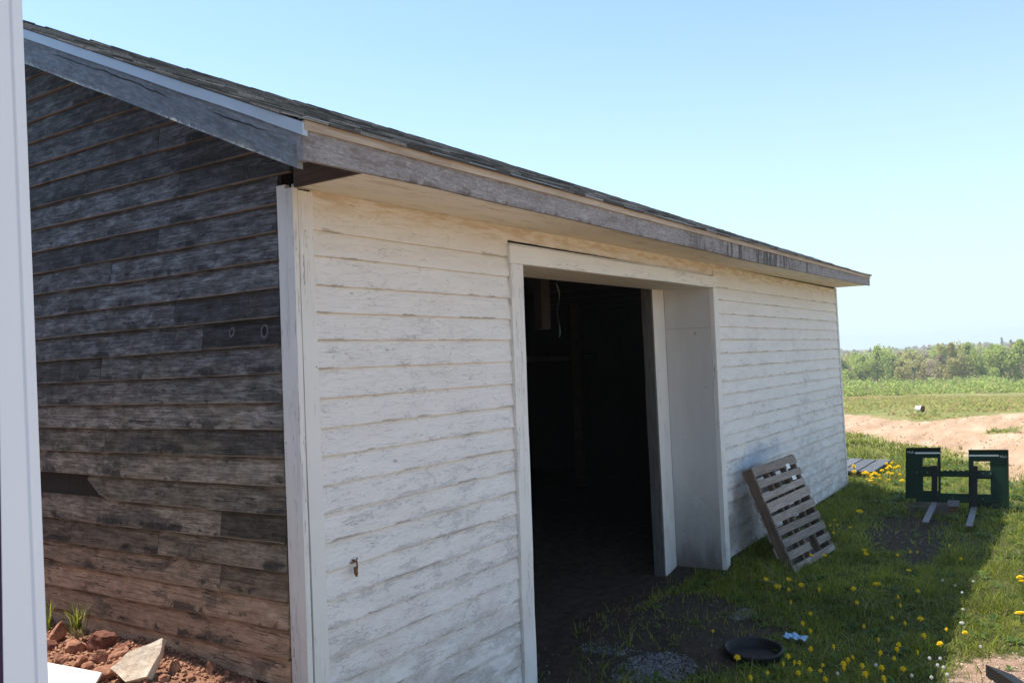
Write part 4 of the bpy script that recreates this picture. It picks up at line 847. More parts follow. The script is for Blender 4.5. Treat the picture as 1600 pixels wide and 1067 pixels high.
ub = fbox(310, 352, 1160, 420, -0.032, -0.002, 'cross_bar', M['green']); fbox(250, 612, 1160, 716, -0.032, -0.002, 'cross_bar', M['green'])
for i in range(5): fbox(590 + i * 62, 342, 625 + i * 62, 353, -0.030, -0.004, 'bar_notch', M['green'], 0.001)
for (sx0, sx1, sy1, tipx, tipy, nm) in ((447, 517, 745, 348, 965, 0), (917, 988, 790, 868, 1010, 1)):
    fx = (sx0 + sx1) / 2
    mb = MB(); mb.rnd(); c = [cp(sx0, 300), cp(sx1, 300), cp(sx1, sy1), cp(sx0, sy1)]; mb.hull([Vector((-0.062, -u, v)) for u, v in c], [Vector((-0.034, -u, v)) for u, v in c])
    fo = mb.build('fork', M['black'], fk)
    wx, wy = ((348, 0), (868, 0))[nm]; tip = on(1400 + wx / 7.62, 690 + tipy / 7.62, 2, 0.045)
    Mi = (Matrix.Translation(fk.location) @ fk.rotation_euler.to_matrix().to_4x4()).inverted(); tl = Mi @ tip
    u0, v0 = cp(sx0, sy1); u1, v1 = cp(sx1, sy1); root = [Vector((-0.040, -u0, v0 + 0.03)), Vector((-0.040, -u1, v1 + 0.03)), Vector((-0.040, -u1, v1 - 0.0)), Vector((-0.040, -u0, v0 - 0.0))]
    w2 = (u1 - u0) / 2
    end = [Vector((tl.x, tl.y + w2, tl.z + 0.010)), Vector((tl.x, tl.y - w2, tl.z + 0.010)), Vector((tl.x, tl.y - w2, tl.z)), Vector((tl.x, tl.y + w2, tl.z))]
    mb = MB(); mb.rnd().hull(root, end); mb.build('fork_blade', M['steel'], fo)
    fbox(sx0 - 12, 292, sx1 + 6, 345, -0.075, -0.030, 'fork_hook', M['black'])
fbox(645, 690, 782, 762, -0.10, -0.034, 'step_plate', M['steel']); fbox(660, 762, 775, 860, -0.085, -0.045, 'step_bracket', M['rust'])
for bx_, by_ in ((260, 375), (390, 372), (1052, 375), (1140, 380), (700, 665), (1050, 665)): fbox(bx_ - 7, by_ - 7, bx_ + 7, by_ + 7, -0.038, -0.031, 'bolt', M['steel'], 0.002)
for (x0, x1, y) in ((232, 545, 142), (888, 1232, 172)):
    fbox(x0, y - 9, x1, y + 9, -0.0035, -0.0008, 'decal_stripe', M['decal'], 0.0003)
for (x0, x1, y) in ((134, 212, 132), (1244, 1326, 184)):
    cu = bpy.data.curves.new('decal_letters', 'FONT'); cu.body = 'HLA'; cu.size = 0.032; cu.extrude = 0.0008; cu.align_x = 'CENTER'; cu.align_y = 'CENTER'; cu.materials.append(M['decal'])
    tmp = bpy.data.objects.new('tmp_text', cu); scene.collection.objects.link(tmp); dg = bpy.context.evaluated_depsgraph_get(); me = bpy.data.meshes.new_from_object(tmp.evaluated_get(dg)); me.name = 'decal_letters'
    bpy.data.objects.remove(tmp); o = bpy.data.objects.new('decal_letters', me); scene.collection.objects.link(o); o.parent = fk
    u, v = cp((x0 + x1) / 2, y); o.matrix_local = Matrix.Translation((-0.0028, -u, v)) @ Matrix(((0, 0, -1), (-1, 0, 0), (0, 1, 0))).to_4x4()

# ------------------------------------------------------------------ other things on the ground
wp = empty('wooden_platform', (11.1, 2.2, 0), 'low grey plank platform lying in grass behind the far corner of the shed', 'platform', rz=0.0)
random.seed(3)
for i in range(4):
    mb = MB(); mb.rnd(); y = 0.02 + i * 0.185; x0 = random.uniform(-0.05, 0.03); mb.box((x0, y, 0.055), (1.22 + random.uniform(-0.05, 0.05), y + 0.165, 0.08)); mb.build('plank', M['bluegrey'], wp, bevel=0.003)
for x in (0.1, 0.6, 1.1): mb = MB(); mb.rnd().box((x, 0.02, -0.04), (x + 0.06, 0.74, 0.054)); mb.build('bearer', M['palletside'], wp)
# black rubber feed pan
c = on(1177, 1010, 2, 0.05); pan = MB(); pan.rnd(); n = 40
M['rubber_in'] = M['rubber']
prof = [(0.128, 0.006), (0.140, 0.036), (0.145, 0.046), (0.152, 0.051), (0.161, 0.050), (0.165, 0.043), (0.160, 0.034), (0.145, 0.0), (0.140, -0.03)]
def wob(a, r): return r * (1 + 0.03 * math.sin(2 * a + 1) + 0.012 * math.sin(5 * a))
for i in range(n):
    a, b = 2*math.pi*i/n, 2*math.pi*(i+1)/n
    for (r0, z0), (r1, z1) in zip(prof, prof[1:]):
        pan.face([(wob(a, r0)*math.cos(a), wob(a, r0)*math.sin(a), z0), (wob(a, r1)*math.cos(a), wob(a, r1)*math.sin(a), z1), (wob(b, r1)*math.cos(b), wob(b, r1)*math.sin(b), z1), (wob(b, r0)*math.cos(b), wob(b, r0)*math.sin(b), z0)])
pan.face([(wob(2*math.pi*i/n, 0.13)*math.cos(2*math.pi*i/n), wob(2*math.pi*i/n, 0.13)*math.sin(2*math.pi*i/n), 0.0065) for i in range(n)])
o = pan.build('feed_pan', M['rubber'], smooth=True); o.location = (c.x, c.y, T(c.x, c.y) + 0.004); tag(o, 'round black rubber feed pan sunk in the shaded grass near the doorway', 'feed pan')
# pail lying in the far field
c = on(1437, 640, 2, 0.0); zp = T(c.x, c.y); pe = empty('pail', (c.x, c.y, zp + 0.08), 'white pail lying on its side beyond the dirt road', 'pail'); pe.scale = (0.68,) * 3; pe.rotation_euler = (0, math.radians(90), math.radians(-112))
mb = MB(); mb.rnd().tube([(0, 0, -0.13), (0, 0, 0.11)], [0.10, 0.12], 20); mb.build('bucket_body', M['pail'], pe)
mb = MB(); mb.rnd().tube([(0, 0, 0.10), (0, 0, 0.135)], [0.126, 0.126], 20); mb.build('lid', M['rust'], pe)
# dark pointed scrap at the lower right, blue scrap, loose sticks
c = on(1575, 1062, 2, 0.02); mb = MB(); mb.rnd()
mb.hull([Vector((0.06, 0.10, -0.02)), Vector((-0.10, -0.03, -0.02)), Vector((-0.10, -0.09, -0.02)), Vector((0.02, -0.02, -0.02))][::-1], [Vector((0.075, 0.10, 0.035)), Vector((-0.10, -0.03, 0.03)), Vector((-0.10, -0.09, 0.03)), Vector((0.02, -0.02, 0.025))][::-1])
o = mb.build('metal_scrap', M['rubber'], bevel=0.003); o.location = c; tag(o, 'dark pointed metal scrap on dry soil at the bottom right', 'scrap')
c = on(1243, 994, 2, 0.03); bm = bmesh.new(); bmesh.ops.create_grid(bm, x_segments=10, y_segments=8, size=0.5)
for v in bm.verts: v.co = Vector((v.co.x * 0.07, v.co.y * 0.12, 0.022 * mnoise.noise(Vector((v.co.x * 4, v.co.y * 5, 2))) + 0.02 + 0.012 * mnoise.noise(Vector((v.co.x * 13, v.co.y * 13, 7)))))
me = bpy.data.meshes.new('plastic_scrap'); bm.to_mesh(me); bm.free(); me.materials.append(M['blueplastic']); o = bpy.data.objects.new('plastic_scrap', me); scene.collection.objects.link(o); o.location = (c.x, c.y, T(c.x, c.y) + 0.02)
o.modifiers.new('thick', 'SOLIDIFY').thickness = 0.003; tag(o, 'crumpled pale blue plastic scrap in grass just right of the feed pan', 'litter')
for ti, (a, b) in enumerate((((1187, 905), (1226, 917)), ((1200, 893), (1212, 900)), ((1191, 880), (1210, 899)))):
    mb = MB(); mb.rnd(); p = on(*a, 2, 0.10); q = on(*b, 2, 0.06); mb.tube([p, p.lerp(q, 0.5) + Vector((0, 0, 0.01)), q], [0.0025, 0.004, 0.003], 5)
    o = mb.build('dry_twig', M['straw']); tag(o, ('longest dry stalk lying flat in the grass left of the tilted pallet', 'short dry stalk nearest the foot of the tilted pallet', 'slanting dry stalk between the side panel and the tilted pallet')[ti], 'twig')
# twine hanging in the doorway
mb = MB(); mb.rnd(); t0 = on(871, 443, 1, 2.7); pts = [t0 + Vector((0.012 * math.sin(i * 1.1), 0.01 * math.cos(i), -i * 0.034)) for i in range(11)]
mb.tube(pts, [0.005, 0.008, 0.005, 0.002, 0.0012, 0.0012, 0.0012, 0.0012, 0.003, 0.007, 0.003], 5); o = mb.build('twine', M['cord']); tag(o, 'frayed white twine hanging inside the dark doorway', 'twine')

# ------------------------------------------------------------------ dandelions
def make_dandelion():
    r = empty('dandelion', (0, 0, 0), '', 'flower'); mb = MB(); mb.rnd(); mb.tube([(0, 0, -0.02), (0.003, 0, 0.03), (0, 0.002, 0.066)], [0.0022, 0.0018, 0.0022], 5); mb.build('stem', M['stem'], r)
    mb = MB(); rr = random.Random(4)
    for lay, (n, rad, zz_, up) in enumerate(((16, 0.0205, 0.066, 0.004), (13, 0.0155, 0.068, 0.008), (9, 0.009, 0.070, 0.009))):
        for i in range(n):
            a = 2*math.pi*(i + 0.5*lay) / n + rr.uniform(-0.1, 0.1); w = 0.0035; R_ = rad * rr.uniform(0.88, 1.08); c, s_ = math.cos(a), math.sin(a); mb.rnd()
            mb.face([(0.001*c, 0.001*s_, zz_), (R_*c + w*s_, R_*s_ - w*c, zz_ + up), (R_*1.06*c, R_*1.06*s_, zz_ + up), (R_*c - w*s_, R_*s_ + w*c, zz_ + up)])
    mb.tube([(0, 0, 0.060), (0, 0, 0.069), (0, 0, 0.076)], [0.004, 0.010, 0.005], 10); mb.build('flower_head', M['petal'], r)
    return r
def make_puff():
    r = empty('seed_head', (0, 0, 0), '', 'seed head'); mb = MB(); mb.rnd(); mb.tube([(0, 0, -0.02), (0.003, 0, 0.05), (0, 0.002, 0.105)], [0.002, 0.0015, 0.0018], 5); mb.build('stem', M['stem'], r)
    bm = bmesh.new(); bmesh.ops.create_icosphere(bm, subdivisions=2, radius=0.0085)
    for v in bm.verts: v.co = v.co * (1 + 0.25 * mnoise.noise(v.co * 300)) + Vector((0, 0, 0.112))
    me = bpy.data.meshes.new('puff'); bm.to_mesh(me); bm.free(); me.materials.append(M['puff']); o = bpy.data.objects.new('puff', me); scene.collection.objects.link(o); o.parent = r
    return r
d0 = make_dandelion(); p0 = make_puff(); used = {'d': False, 'p': False}
def place(kind, px, py, hgt, scale, label, group, seed):
    rr = random.Random(seed); c = on(px, py, 2, hgt)
    if kind == 'd': src, nat = d0, 0.070
    else: src, nat = p0, 0.112
    o = src if not used[kind] else copy_tree(src); used[kind] = True
    z = T(c.x, c.y); sc = (hgt - z) / nat if hgt - z > 0.02 else 0.5
    o.location = (c.x, c.y, z); hs = scale; o.scale = (hs, hs, max(0.4, sc)); o.rotation_euler = (rr.uniform(-0.25, 0.25), rr.uniform(-0.25, 0.1), rr.uniform(0, 6.28))
    o['label'] = label; o['group'] = group
A7 = [(531,147,1),(610,145,1),(563,176,1),(613,187,1),(660,166,1.1),(628,240,.7),(758,188,.9),(890,188,1.1),(915,243,1.1),(992,162,1),(940,38,1),(1076,45,1.1),(1127,32,1),(1153,33,1),(1282,5,1),(1355,57,1),(1115,108,1.5),(1157,196,1.2),(706,285,1),(686,330,1),(714,355,.8),(296,362,.8),(692,424,1),(390,465,1.4),(615,470,1.2),(593,500,.7),(625,490,.8),(660,493,.9),(523,538,1),(670,535,1.1),(708,517,1),(740,497,.8),(738,518,.8),(850,498,1.3),(853,515,.9),(866,482,1),(930,510,1.2),(960,546,1.5),(1020,515,1.2),(1057,470,.8),(1073,440,1.1),(1070,413,1.1),(978,450,1),(1110,515,1.2),(1110,330,.8),(1175,308,1.5),(1205,382,1.2),(1268,355,.8),(1268,417,1.4),(1060,303,.8),(1092,257,.8),(1355,365,1.2),(1097,215,.7),(1165,450,.6),(480,560,1.1),(790,560,1.0),(1040,565,1.1),(905,470,.8),(820,430,.8),(1000,400,.7),(930,340,.8)]
for i, (x, y, s_) in enumerate(A7):
    px, py = 1000 + x / 2.667, 850 + y / 2.667
    if py < 905: g_, l_ = 'dandelions in the middle of the shaded grass', 'yellow dandelion in shaded grass between the tilted pallet and the sunlit edge'
    elif px < 1290: g_, l_ = 'dandelions round the feed pan', 'yellow dandelion in dark grass by the black feed pan'
    else: g_, l_ = 'dandelions at the lower right', 'yellow dandelion in shaded grass at the lower right'
    if px >= 1290 and py >= 905: l_ += (' left of the seed heads', ' near the seed heads', ' close to the shadow edge')[0 if px < 1360 else 1 if px < 1430 else 2]; g_ += (', left', ', middle', ', shadow edge')[0 if px < 1360 else 1 if px < 1430 else 2]
    elif g_.endswith('pan'): l_ += (' on its left side', ' in front of it', ' right of it')[0 if px < 1180 else 1 if py > 1015 else 2]; g_ += (', left', ', front', ', right')[0 if px < 1180 else 1 if py > 1015 else 2]
    place('d', px, py, 0.075 + 0.03 * random.Random(i).random(), 0.62 * s_, l_, g_, i)
for i, (x, y, s_) in enumerate(((1595,155,1.3),(1595,135,1.1),(1590,287,1.6))): place('d', 1000 + x/2.667, 850 + y/2.667, 0.08, s_, 'yellow dandelion in the bright sunlit grass at the right edge', 'dandelions in sunlit grass', 200 + i)
for i, (x, y) in enumerate(((685,847),(770,850),(995,565),(845,622),(815,658),(850,655),(935,670),(840,706),(1040,838),(1020,808),(527,1003),(605,1035),(457,1048),(407,1005),(1115,1028),(965,1060))):
    place('d', 1100 + x/4.103, 660 + y/4.103, 0.08, 0.9, 'yellow dandelion growing in shade beside or below the tilted pallet', 'dandelions near the pallet', 300 + i)
for i, (x, y) in enumerate(((360,365),(350,385),(405,450),(345,450),(565,470),(515,480),(450,480),(625,495),(640,485),(560,520),(705,490),(705,510),(625,550),(550,568),(595,585),(700,555),(660,635),(648,620),(745,428),(815,335),(870,370),(885,385),(900,362),(915,325),(905,485),(855,465),(990,370),(1025,500),(830,575),(1055,580),(410,1040),(800,400),(500,460),(670,470),(930,395))):
    place('d', 1300 + x/9.7, 690 + y/9.7, 0.11 + 0.05 * random.Random(i).random(), 1.35, ('bright yellow dandelion at the left of the sunlit cluster by the far shed corner', 'bright yellow dandelion in the middle of the sunlit cluster in front of the plank platform', 'bright yellow dandelion at the right of the sunlit cluster towards the fork frame')[0 if x < 480 else 1 if x < 720 else 2], 'dandelion cluster behind the shed corner, ' + ('left', 'middle', 'right')[0 if x < 480 else 1 if x < 720 else 2], 400 + i)
for i, (x, y) in enumerate(((1350,198),(1385,155),(1333,270),(1338,320),(1213,475),(1255,468),(1268,517),(1135,545),(825,538),(985,507),(1425,423),(1250,143),(1300,165),(1270,548),(1240,500),(1225,560))):
    place('p', 1000 + x/2.667, 850 + y/2.667, 0.11, 0.95 if i != 3 else 1.5, 'white dandelion seed head on a thin stalk by the sunlit grass edge', 'dandelion seed heads', 500 + i)

# ------------------------------------------------------------------ grass, weeds, gravel
SHED = lambda x, y: (x > 1.95) & (x < 9.8) & (y > 2.20) & (y < 7.8) & ~((x > 3.34) & (x < 5.87) & (y < 2.62))
def clear_of(x, y):
    c = on(1177, 1010, 2, 0.05); k = np.hypot(x - c.x, y - c.y) > 0.155
    k &= ~((x > 11.05) & (x < 12.4) & (y > 2.2) & (y < 2.98))
    return k & ~SHED(x, y)
def blades(name, n, box, hmin, hmax, wid, prob, label, seed, mat='grass', lean=1.15):
    r = np.random.default_rng(seed); x = r.uniform(box[0], box[1], n); y = r.uniform(box[2], box[3], n)
    k = (r.random(n) < prob(x, y)) & clear_of(x, y); x, y = x[k], y[k]; n = len(x); z = terrain(x, y) - 0.005
    clump = np.clip(0.75 + 0.5 * fbm(x, y, 1.6, 21, 3), 0.25, 1.6); h = (hmin + (hmax - hmin) * r.random(n)**1.8) * clump; w = wid * (0.6 + 0.8 * r.random(n))
    th = r.uniform(0, 6.28, n); ld = r.uniform(0, 6.28, n); ln = h * r.random(n) * lean * 1.5; dx, dy = np.cos(th) * w, np.sin(th) * w; lx, ly = np.cos(ld) * ln, np.sin(ld) * ln
    V = np.empty((n, 5, 3)); V[:, 0] = np.stack([x - dx, y - dy, z], -1); V[:, 1] = np.stack([x + dx, y + dy, z], -1)
    V[:, 2] = np.stack([x + dx * .75 + lx * .3, y + dy * .75 + ly * .3, z + h * .6], -1); V[:, 3] = np.stack([x - dx * .75 + lx * .3, y - dy * .75 + ly * .3, z + h * .6], -1); V[:, 4] = np.stack([x + lx, y + ly, z + h * .95], -1)
    b = (np.arange(n) * 5)[:, None]; q = b + np.array([[0, 1, 2, 3]]); t = b + np.array([[3, 2, 4]])
    flat = np.concatenate([q, t], 1).ravel(); ls = (np.arange(n)[:, None] * 7 + np.array([[0, 4]])).ravel()
    c = r.random((n, 3)); c[:, 0] = np.clip(c[:, 0] * 0.6 + 0.25 + 0.3 * fbm(x, y, 0.5, 33, 3), 0, 1); bv = np.repeat(c, 2, 0)
    return tag(np_mesh(name, V.reshape(-1, 3), flat, ls, None, M[mat], bv), label, kind='stuff')
dens = lambda x, y: np.clip(1.0 - 1.1 * sm(0.35, 0.8, bare_mask(x, y) + 0.22 * fbm(x, y, 1.2, 9)), 0.05, 1) * np.clip(1 - 1.2 * sm(0.3, 0.7, dry_mask(x, y) + 0.15 * fbm(x, y, 2, 8)), 0.03, 1) * sm(0.6, 0.3, road_mask(x, y) + 0.25 * fbm(x, y, 0.5, 4)) * np.clip(0.75 + 0.5 * fbm(x, y, 0.8, 12), 0.25, 1)
blades('grass', 150000, (2.6, 7.2, -0.6, 2.6), 0.018, 0.085, 0.0026, dens, 'short green grass growing along the shaded front of the shed', 1)
blades('grass', 75000, (7.2, 12.5, -1.0, 4.2), 0.02, 0.10, 0.0042, dens, 'green grass growing around the far corner of the shed', 2)
blades('grass', 60000, (12.5, 19.0, -2.5, 6.5), 0.03, 0.11, 0.009, dens, 'sunlit grass strip along the dirt road', 3)
blades('field_grass', 130000, (17, 62, -5, 17), 0.03, 0.13, 0.03, lambda x, y: sm(0.45, 0.25, road_mask(x, y) + 0.2 * fbm(x, y, 0.3, 4)) * np.clip(0.5 + 0.7 * fbm(x, y, 0.15, 14), 0.08, 1), 'rough olive grass in the field beyond the dirt road', 4, 'field')
clumpy = lambda x, y: dens(x, y) * sm(0.15, 0.6, fbm(x, y, 1.1, 51, 3))
blades('grass', 45000, (3.0, 7.6, -0.6, 2.5), 0.05, 0.15, 0.0030, clumpy, 'taller clumps of grass in front of the shed', 61)
blades('grass', 30000, (7.6, 12.5, -1.0, 4.0), 0.05, 0.15, 0.0045, clumpy, 'taller clumps of grass around the fork frame', 62)
blades('dead_grass', 6000, (3.0, 8.0, -0.6, 2.5), 0.02, 0.07, 0.0028, lambda x, y: dens(x, y) * 0.9 * sm(0.0, 0.5, fbm(x, y, 0.9, 71, 3)) * (1 - dry_mask(x, y)), 'dead straw coloured grass matted among the green', 63, 'straw', 2.2)
# taller tufts along the wall foot, the bank and at the sunlit edge
blades('grass', 6000, (6.0, 10.6, 1.9, 2.24), 0.05, 0.16, 0.003, lambda x, y: 0.55 + 0 * x, 'longer grass along the foot of the white wall', 5)
def weeds(name, n, box, size, prob, label, seed):
    r = np.random.default_rng(seed); x = r.uniform(box[0], box[1], n); y = r.uniform(box[2], box[3], n); k = (r.random(n) < prob(x, y)) & clear_of(x, y); x, y = x[k], y[k]; n = len(x)
    L = 7; x = np.repeat(x, L); y = np.repeat(y, L); m = n * L; th = (np.tile(np.arange(L), n) / L + r.random(m) * 0.12) * 6.28 + np.repeat(r.random(n), L) * 6.28
    s = size * (0.5 + r.random(m)) * np.repeat(0.6 + 0.8 * r.random(n), L); up = 0.25 + 0.6 * r.random(m); z = terrain(x, y) + 0.004; c, sn = np.cos(th), np.sin(th); w = s * 0.17
    pt = lambda f, g_, hz: np.stack([x + c * s * f - sn * w * g_, y + sn * s * f + c * w * g_, z + s * hz], -1)
    V = np.stack([pt(0.05, -.3, 0), pt(0.05, .3, 0), pt(0.55, 1, up * .6), pt(0.55, -1, up * .6), pt(1.0, .0, up * .45)], 1)
    b = (np.arange(m) * 5)[:, None]; flat = np.concatenate([b + np.array([[0, 1, 2, 3]]), b + np.array([[3, 2, 4]])], 1).ravel(); ls = (np.arange(m)[:, None] * 7 + np.array([[0, 4]])).ravel()
    bv = np.repeat(r.random((m, 3)), 2, 0); return tag(np_mesh(name, V.reshape(-1, 3), flat, ls, None, M['weed'], bv), label, kind='stuff')
weeds('weeds', 1500, (3.2, 8.6, -0.5, 2.4), 0.042, dens, 'broad leaved weeds among the shaded grass', 6)
weeds('weeds', 1100, (8.6, 13.5, -0.8, 4), 0.07, dens, 'broad leaved weeds around the fork frame and far corner', 7)
def pile(*spots):
    def f(r, n):
        out = []
        for (cx_, cy_, rx_, ry_, fr) in spots:
            m = int(n * fr); a = r.uniform(0, 6.28, m); q = np.sqrt(r.random(m)) ; x = cx_ + np.cos(a) * q * rx_; y = cy_ + np.sin(a) * q * ry_
            k = r.random(m) < np.clip(1.3 - q + 0.6 * fbm(x, y, 2.5, 17), 0, 1); x, y = x[k], y[k]; out.append(np.stack([x, y, terrain(x, y) + 0.004], -1))
        return np.concatenate(out)
    return f
ga = on(1035, 1040, 2, 0); gb = on(1160, 957, 2, 0); gc_ = on(955, 1015, 2, 0)
scatter_stones('gravel', M['gravel'], 5000, pile((ga.x - 0.1, ga.y, 0.30, 0.20, 0.75), (gb.x, gb.y, 0.16, 0.07, 0.12), (gc_.x, gc_.y, 0.12, 0.2, 0.13)), 0.003, 0.009, 'pale grey gravel spilled on the shaded ground near the doorway', seed=12)
def loose(r, n):
    x = r.uniform(3.2, 9, n); y = r.uniform(-0.4, 2.5, n); k = ~SHED(x, y); x, y = x[k], y[k]; return np.stack([x, y, terrain(x, y) + 0.003], -1)
scatter_stones('pebbles', M['gravel'], 1400, loose, 0.003, 0.010, 'small scattered pebbles in the grass beside the shed', seed=13)
def near_scrap(r, n):
    x = 4.7 + r.normal(0, 0.4, n); y = 0.35 + r.normal(0, 0.28, n); return np.stack([x, y, terrain(x, y) + 0.002], -1)
scatter_stones('dry_crumbs', M['rock_pale'], 1500, near_scrap, 0.002, 0.007, 'pale soil crumbs on the dry patch at the bottom right', seed=14)
def on_road(r, n):
    x = r.uniform(10, 26, n); y = r.uniform(-3, 7, n); k = r.random(n) < road_mask(x, y) * np.clip(0.35 + 0.9 * fbm(x, y, 0.25, 41), 0.03, 1); x, y = x[k], y[k]; return np.stack([x, y, terrain(x, y) + 0.004], -1)
scatter_stones('road_stones', M['dirtclod'], 8000, on_road, 0.004, 0.020, 'small stones and clods loose on the dirt road', seed=15)
# two grass tufts on the bank
def tuft(px, py, n, hh, label, seed, mat='grass', z0=0.0):
    p = gp(px, py); r = np.random.default_rng(seed); mb = MB()
    for i in range(n):
        a = r.uniform(0, 6.28); l = r.uniform(0.0, 0.7) * hh; h = hh * r.uniform(0.5, 1.0); q = Vector((r.normal(0, 0.010), r.normal(0, 0.010), 0)); w = 0.0024; dx = Vector((math.sin(a) * w, -math.cos(a) * w, 0)); t = Vector((math.cos(a) * l, math.sin(a) * l, h)); mid = q + Vector((math.cos(a) * l * .35, math.sin(a) * l * .35, h * .65)); mb.rnd()
        mb.face([q - dx, q + dx, mid + dx * .8, mid - dx * .8]); mb.face([mid - dx * .8, mid + dx * .8, q + t])
    o = mb.build('grass_tuft', M[mat]); o.location = (p.x, p.y, p.z + z0); tag(o, label, 'grass tuft')
tuft(121, 1003, 60, 0.15, 'green grass tuft growing out of the red soil clod', 1, z0=0.035); tuft(74, 985, 26, 0.16, 'grass tuft half hidden behind the white post', 2)
tuft(121, 1008, 30, 0.05, 'dry straw tuft around the foot of the green tuft', 3, 'straw', 0.03)

# ------------------------------------------------------------------ thicket, trees, far wood
def leaf_cloud(P, size, r, flat=0.0):
    """one small quad at each point P, random facing"""
    n = len(P); a = r.normal(0, 1, (n, 3)); a /= np.linalg.norm(a, axis=1)[:, None]; b = np.cross(a, r.normal(0, 1, (n, 3))); b /= np.linalg.norm(b, axis=1)[:, None]
    s = (size * (0.6 + 0.8 * r.random(n)))[:, None]; V = np.stack([P - a*s, P - b*s*.7, P + a*s, P + b*s*.7], 1).reshape(-1, 3)
    return V, np.arange(n * 4), np.arange(n) * 4
def crown_points(r, kind, h, w, n):
    if kind == 'conifer':
        t = r.random(n)**0.75; zz_ = h * (0.08 + 0.92 * (1 - t)) if False else h * (0.1 + 0.9 * r.random(n)); rad = w * (1 - zz_ / h)**0.85 * (0.75 + 0.25 * np.sin(zz_ * 9 / h * 6.28)) * np.sqrt(r.random(n)) + 0.05
        a = r.uniform(0, 6.28, n); return np.stack([np.cos(a)*rad, np.sin(a)*rad, zz_], -1)
    k = 16; C = np.stack([r.normal(0, w*.33, k), r.normal(0, w*.33, k), h * r.uniform(0.12, 0.92, k)], -1); C[:, :2] *= np.clip(1.5 - C[:, 2:3] / h, 0.35, 1.1); R_ = w * r.uniform(0.16, 0.36, k); C = np.concatenate([C, np.stack([r.normal(0, w*.05, 3), r.normal(0, w*.05, 3), h * np.array([.9, .95, .8])], -1)]); R_ = np.concatenate([R_, np.full(3, w*.14)])
    i = r.integers(0, len(C), n); d = r.normal(0, 1, (n, 3)); d /= np.linalg.norm(d, axis=1)[:, None]; return C[i] + d * (R_[i] * r.random(n)**0.45)[:, None] * np.array([1, 1, 1.25])
def make_tree(kind, h, w, mat, n, seed, leaf):
    r = np.random.default_rng(seed); t = empty('conifer' if kind == 'conifer' else 'tree', (0, 0, 0), '', 'tree')
    V, fl, ls = leaf_cloud(crown_points(r, kind, h, w, n), leaf, r); np_mesh('crown', V, fl, ls, None, M[mat], r.random((len(ls), 3)), t)
    mb = MB(); mb.rnd(); mb.tube([(0, 0, -0.5), (0.05, 0, h*.3), (-0.05, 0.05, h*.6), (0, 0, h*.9)], [h*.018, h*.013, h*.009, h*.002], 6); rr = random.Random(seed)
    for i in range(7):
        z = h * rr.uniform(0.25, 0.7); a = rr.uniform(0, 6.28); l = w * rr.uniform(0.3, 0.6); mb.tube([(0, 0, z), (math.cos(a)*l*.6, math.sin(a)*l*.6, z + l*.6), (math.cos(a)*l, math.sin(a)*l, z + l*1.2)], [h*.006, h*.004, h*.001], 4)
    mb.build('trunk', M['bark'], t); return t
KINDS = {'green': [make_tree('round', 6.2, 3.3, 't_green', 4200, 1, 0.15), make_tree('round', 6.8, 3.2, 't_green', 4200, 2, 0.15)],
         'olive': [make_tree('round', 6.0, 3.4, 't_olive', 3800, 3, 0.15), make_tree('round', 6.5, 2.9, 't_olive', 3600, 4, 0.14)],
         'brown': [make_tree('round', 5.6, 3.0, 't_brown', 2200, 5, 0.13)],
         'dark': [make_tree('conifer', 8.0, 1.5, 't_dark', 1900, 6, 0.14)]}
LAB = {'green': ('young pale green leafy tree in the wood beyond the field', 'young green trees at the wood edge'), 'olive': ('olive tinted half leafed tree in the wood beyond the field', 'olive trees at the wood edge'),
       'brown': ('bare brown budding tree in the wood beyond the field', 'bare brown trees at the wood edge'), 'dark': ('dark green spruce standing taller in the wood beyond the field', 'dark spruces in the wood')}
first = {id(t): True for l in KINDS.values() for t in l}; rt = random.Random(17)
def plant(kind, x, y, sc):
    src = rt.choice(KINDS[kind]); o = src if first[id(src)] else copy_tree(src); first[id(src)] = False
    o.location = (x, y, T(x, y) - 0.2); o.scale = (sc * rt.uniform(0.9, 1.25), sc * rt.uniform(0.9, 1.2), sc * rt.uniform(0.85, 1.15)); o.rotation_euler[2] = rt.uniform(0, 6.28); o['label'], o['group'] = LAB[kind]; u_ = y / x; part = 'left end' if u_ > 0.19 else 'left part' if u_ > 0.15 else 'middle' if u_ > 0.11 else 'right part' if u_ > 0.06 else 'far right end'; dep = 'front' if x < 158 else 'second' if x < 171 else 'third' if x < 186 else 'rear'; o['label'] = o['label'].replace('in the wood beyond the field', f'in the {dep} row, {part} of the wood'); o['group'] += ', ' + part
for row, (R0, step_) in enumerate(((150, 2.7), (162, 2.9), (176, 3.1), (192, 3.4))):
    y = -14.0
    while y < 60:
        x = R0 + rt.uniform(-4, 4) - 0.12 * (y if y < 12 else 12) + (6 if y > 20 else 0)
        k = rt.choices(('green', 'olive', 'brown', 'dark'), (0.46, 0.32, 0.20, 0.02))[0]; near = sm(30, 5, y)
        plant(k, x, y + rt.uniform(-1, 1), ((0.98 + 0.03 * row + 0.10 * float(near)) if k != 'dark' else (0.70 + 0.03 * row + 0.15 * float(near))) * rt.uniform(0.82, 1.12)); y += step_ * rt.uniform(0.8, 1.3)
for px, dx, sc in ((1545, 165, 0.92), (1588, 165, 0.90), (1451, 185, 0.85), (1425, 160, 0.6)):
    p = on(px, 560, 0, dx); plant('dark', dx, p.y, sc)
def thicket(name, n, fn, size, mat, label, seed):
    r = np.random.default_rng(seed); P = fn(r, n); V, fl, ls = leaf_cloud(P, size, r); return tag(np_mesh(name, V, fl, ls, None, M[mat], r.random((len(ls), 3))), label, kind='stuff')
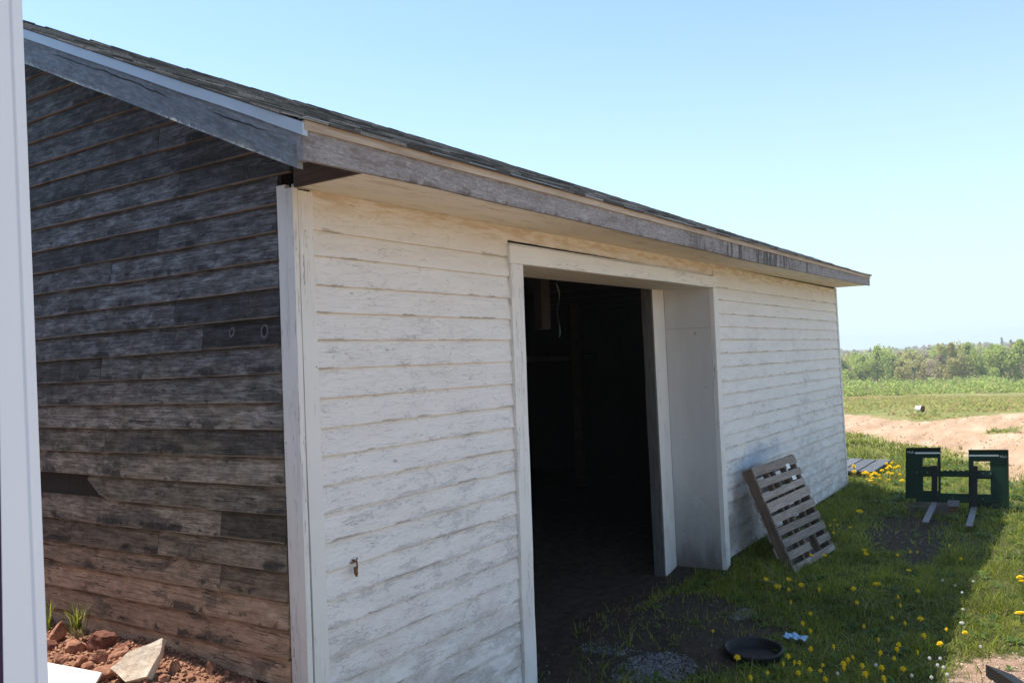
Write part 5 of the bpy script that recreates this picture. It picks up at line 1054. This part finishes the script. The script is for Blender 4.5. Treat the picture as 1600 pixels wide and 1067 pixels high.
def bush_pts(r, n):
    k = 950; bx = r.uniform(80, 146, k); by = r.uniform(-12, 48, k); bx += 6 * fbm(bx, by, 0.02, 3); hb_ = r.uniform(0.7, 2.0, k) * np.clip(0.75 + 0.5 * fbm(bx, by, 0.05, 6), .35, 1.4); wb_ = r.uniform(0.9, 2.4, k)
    i = r.integers(0, k, n); d = r.normal(0, 1, (n, 3)); d /= np.linalg.norm(d, axis=1)[:, None]; d[:, 2] = np.abs(d[:, 2]); q = (r.random(n)**0.35)[:, None]; P = d * q * np.stack([wb_[i], wb_[i], hb_[i]], -1)
    P[:, 0] += bx[i]; P[:, 1] += by[i]; P[:, 2] += terrain(P[:, 0], P[:, 1]); return P
thicket('thicket', 130000, bush_pts, 0.13, 'bush', 'low bright green thicket of bushes between the field and the wood', 8)
def far_pts(r, n):
    k = 900; bx = r.uniform(215, 520, k); by = r.uniform(-50, 170, k); hb_ = r.uniform(4.5, 7.5, k); wb_ = r.uniform(1.6, 3.2, k); con = r.random(k) < 0.12; hb_[con] *= 1.2; wb_[con] *= 0.5
    i = r.integers(0, k, n); t = r.random(n)**0.8; a = r.uniform(0, 6.28, n); rad = wb_[i] * np.where(con[i], 1 - t, np.sqrt(np.clip(1 - (2*t - 1)**2, 0, 1)) * .9 + .1) * np.sqrt(r.random(n))
    x = bx[i] + np.cos(a)*rad; y = by[i] + np.sin(a)*rad; return np.stack([x, y, terrain(bx[i], by[i]) + hb_[i] * (0.1 + 0.9 * t)], -1)
thicket('far_woods', 130000, far_pts, 0.55, 'far', 'far off brownish wood rising behind the young trees', 9)

# ------------------------------------------------------------------ haze: pale air over the fields
mb = MB(); mb.box((-60, -120, -16), (640, 260, 9)); hz = mb.build('haze', [], None)
hm = bpy.data.materials.new('haze_air'); hm.use_nodes = True; nn = hm.node_tree.nodes; nn.remove(nn['Principled BSDF']); pv = nn.new('ShaderNodeVolumePrincipled')
pv.inputs['Color'].default_value = (0.95, 0.97, 1.0, 1); pv.inputs['Density'].default_value = HAZE; pv.inputs['Anisotropy'].default_value = 0.3
hm.node_tree.links.new(pv.outputs[0], nn['Material Output'].inputs['Volume']); hz.data.materials.append(hm); tag(hz, 'thin pale haze over the far field and wood', kind='stuff')

# ------------------------------------------------------------------ to metres
for o in scene.objects:
    if o.parent is None and o.type in ('MESH', 'EMPTY'):
        o.location = o.location * S; o.scale = Vector(o.scale) * S
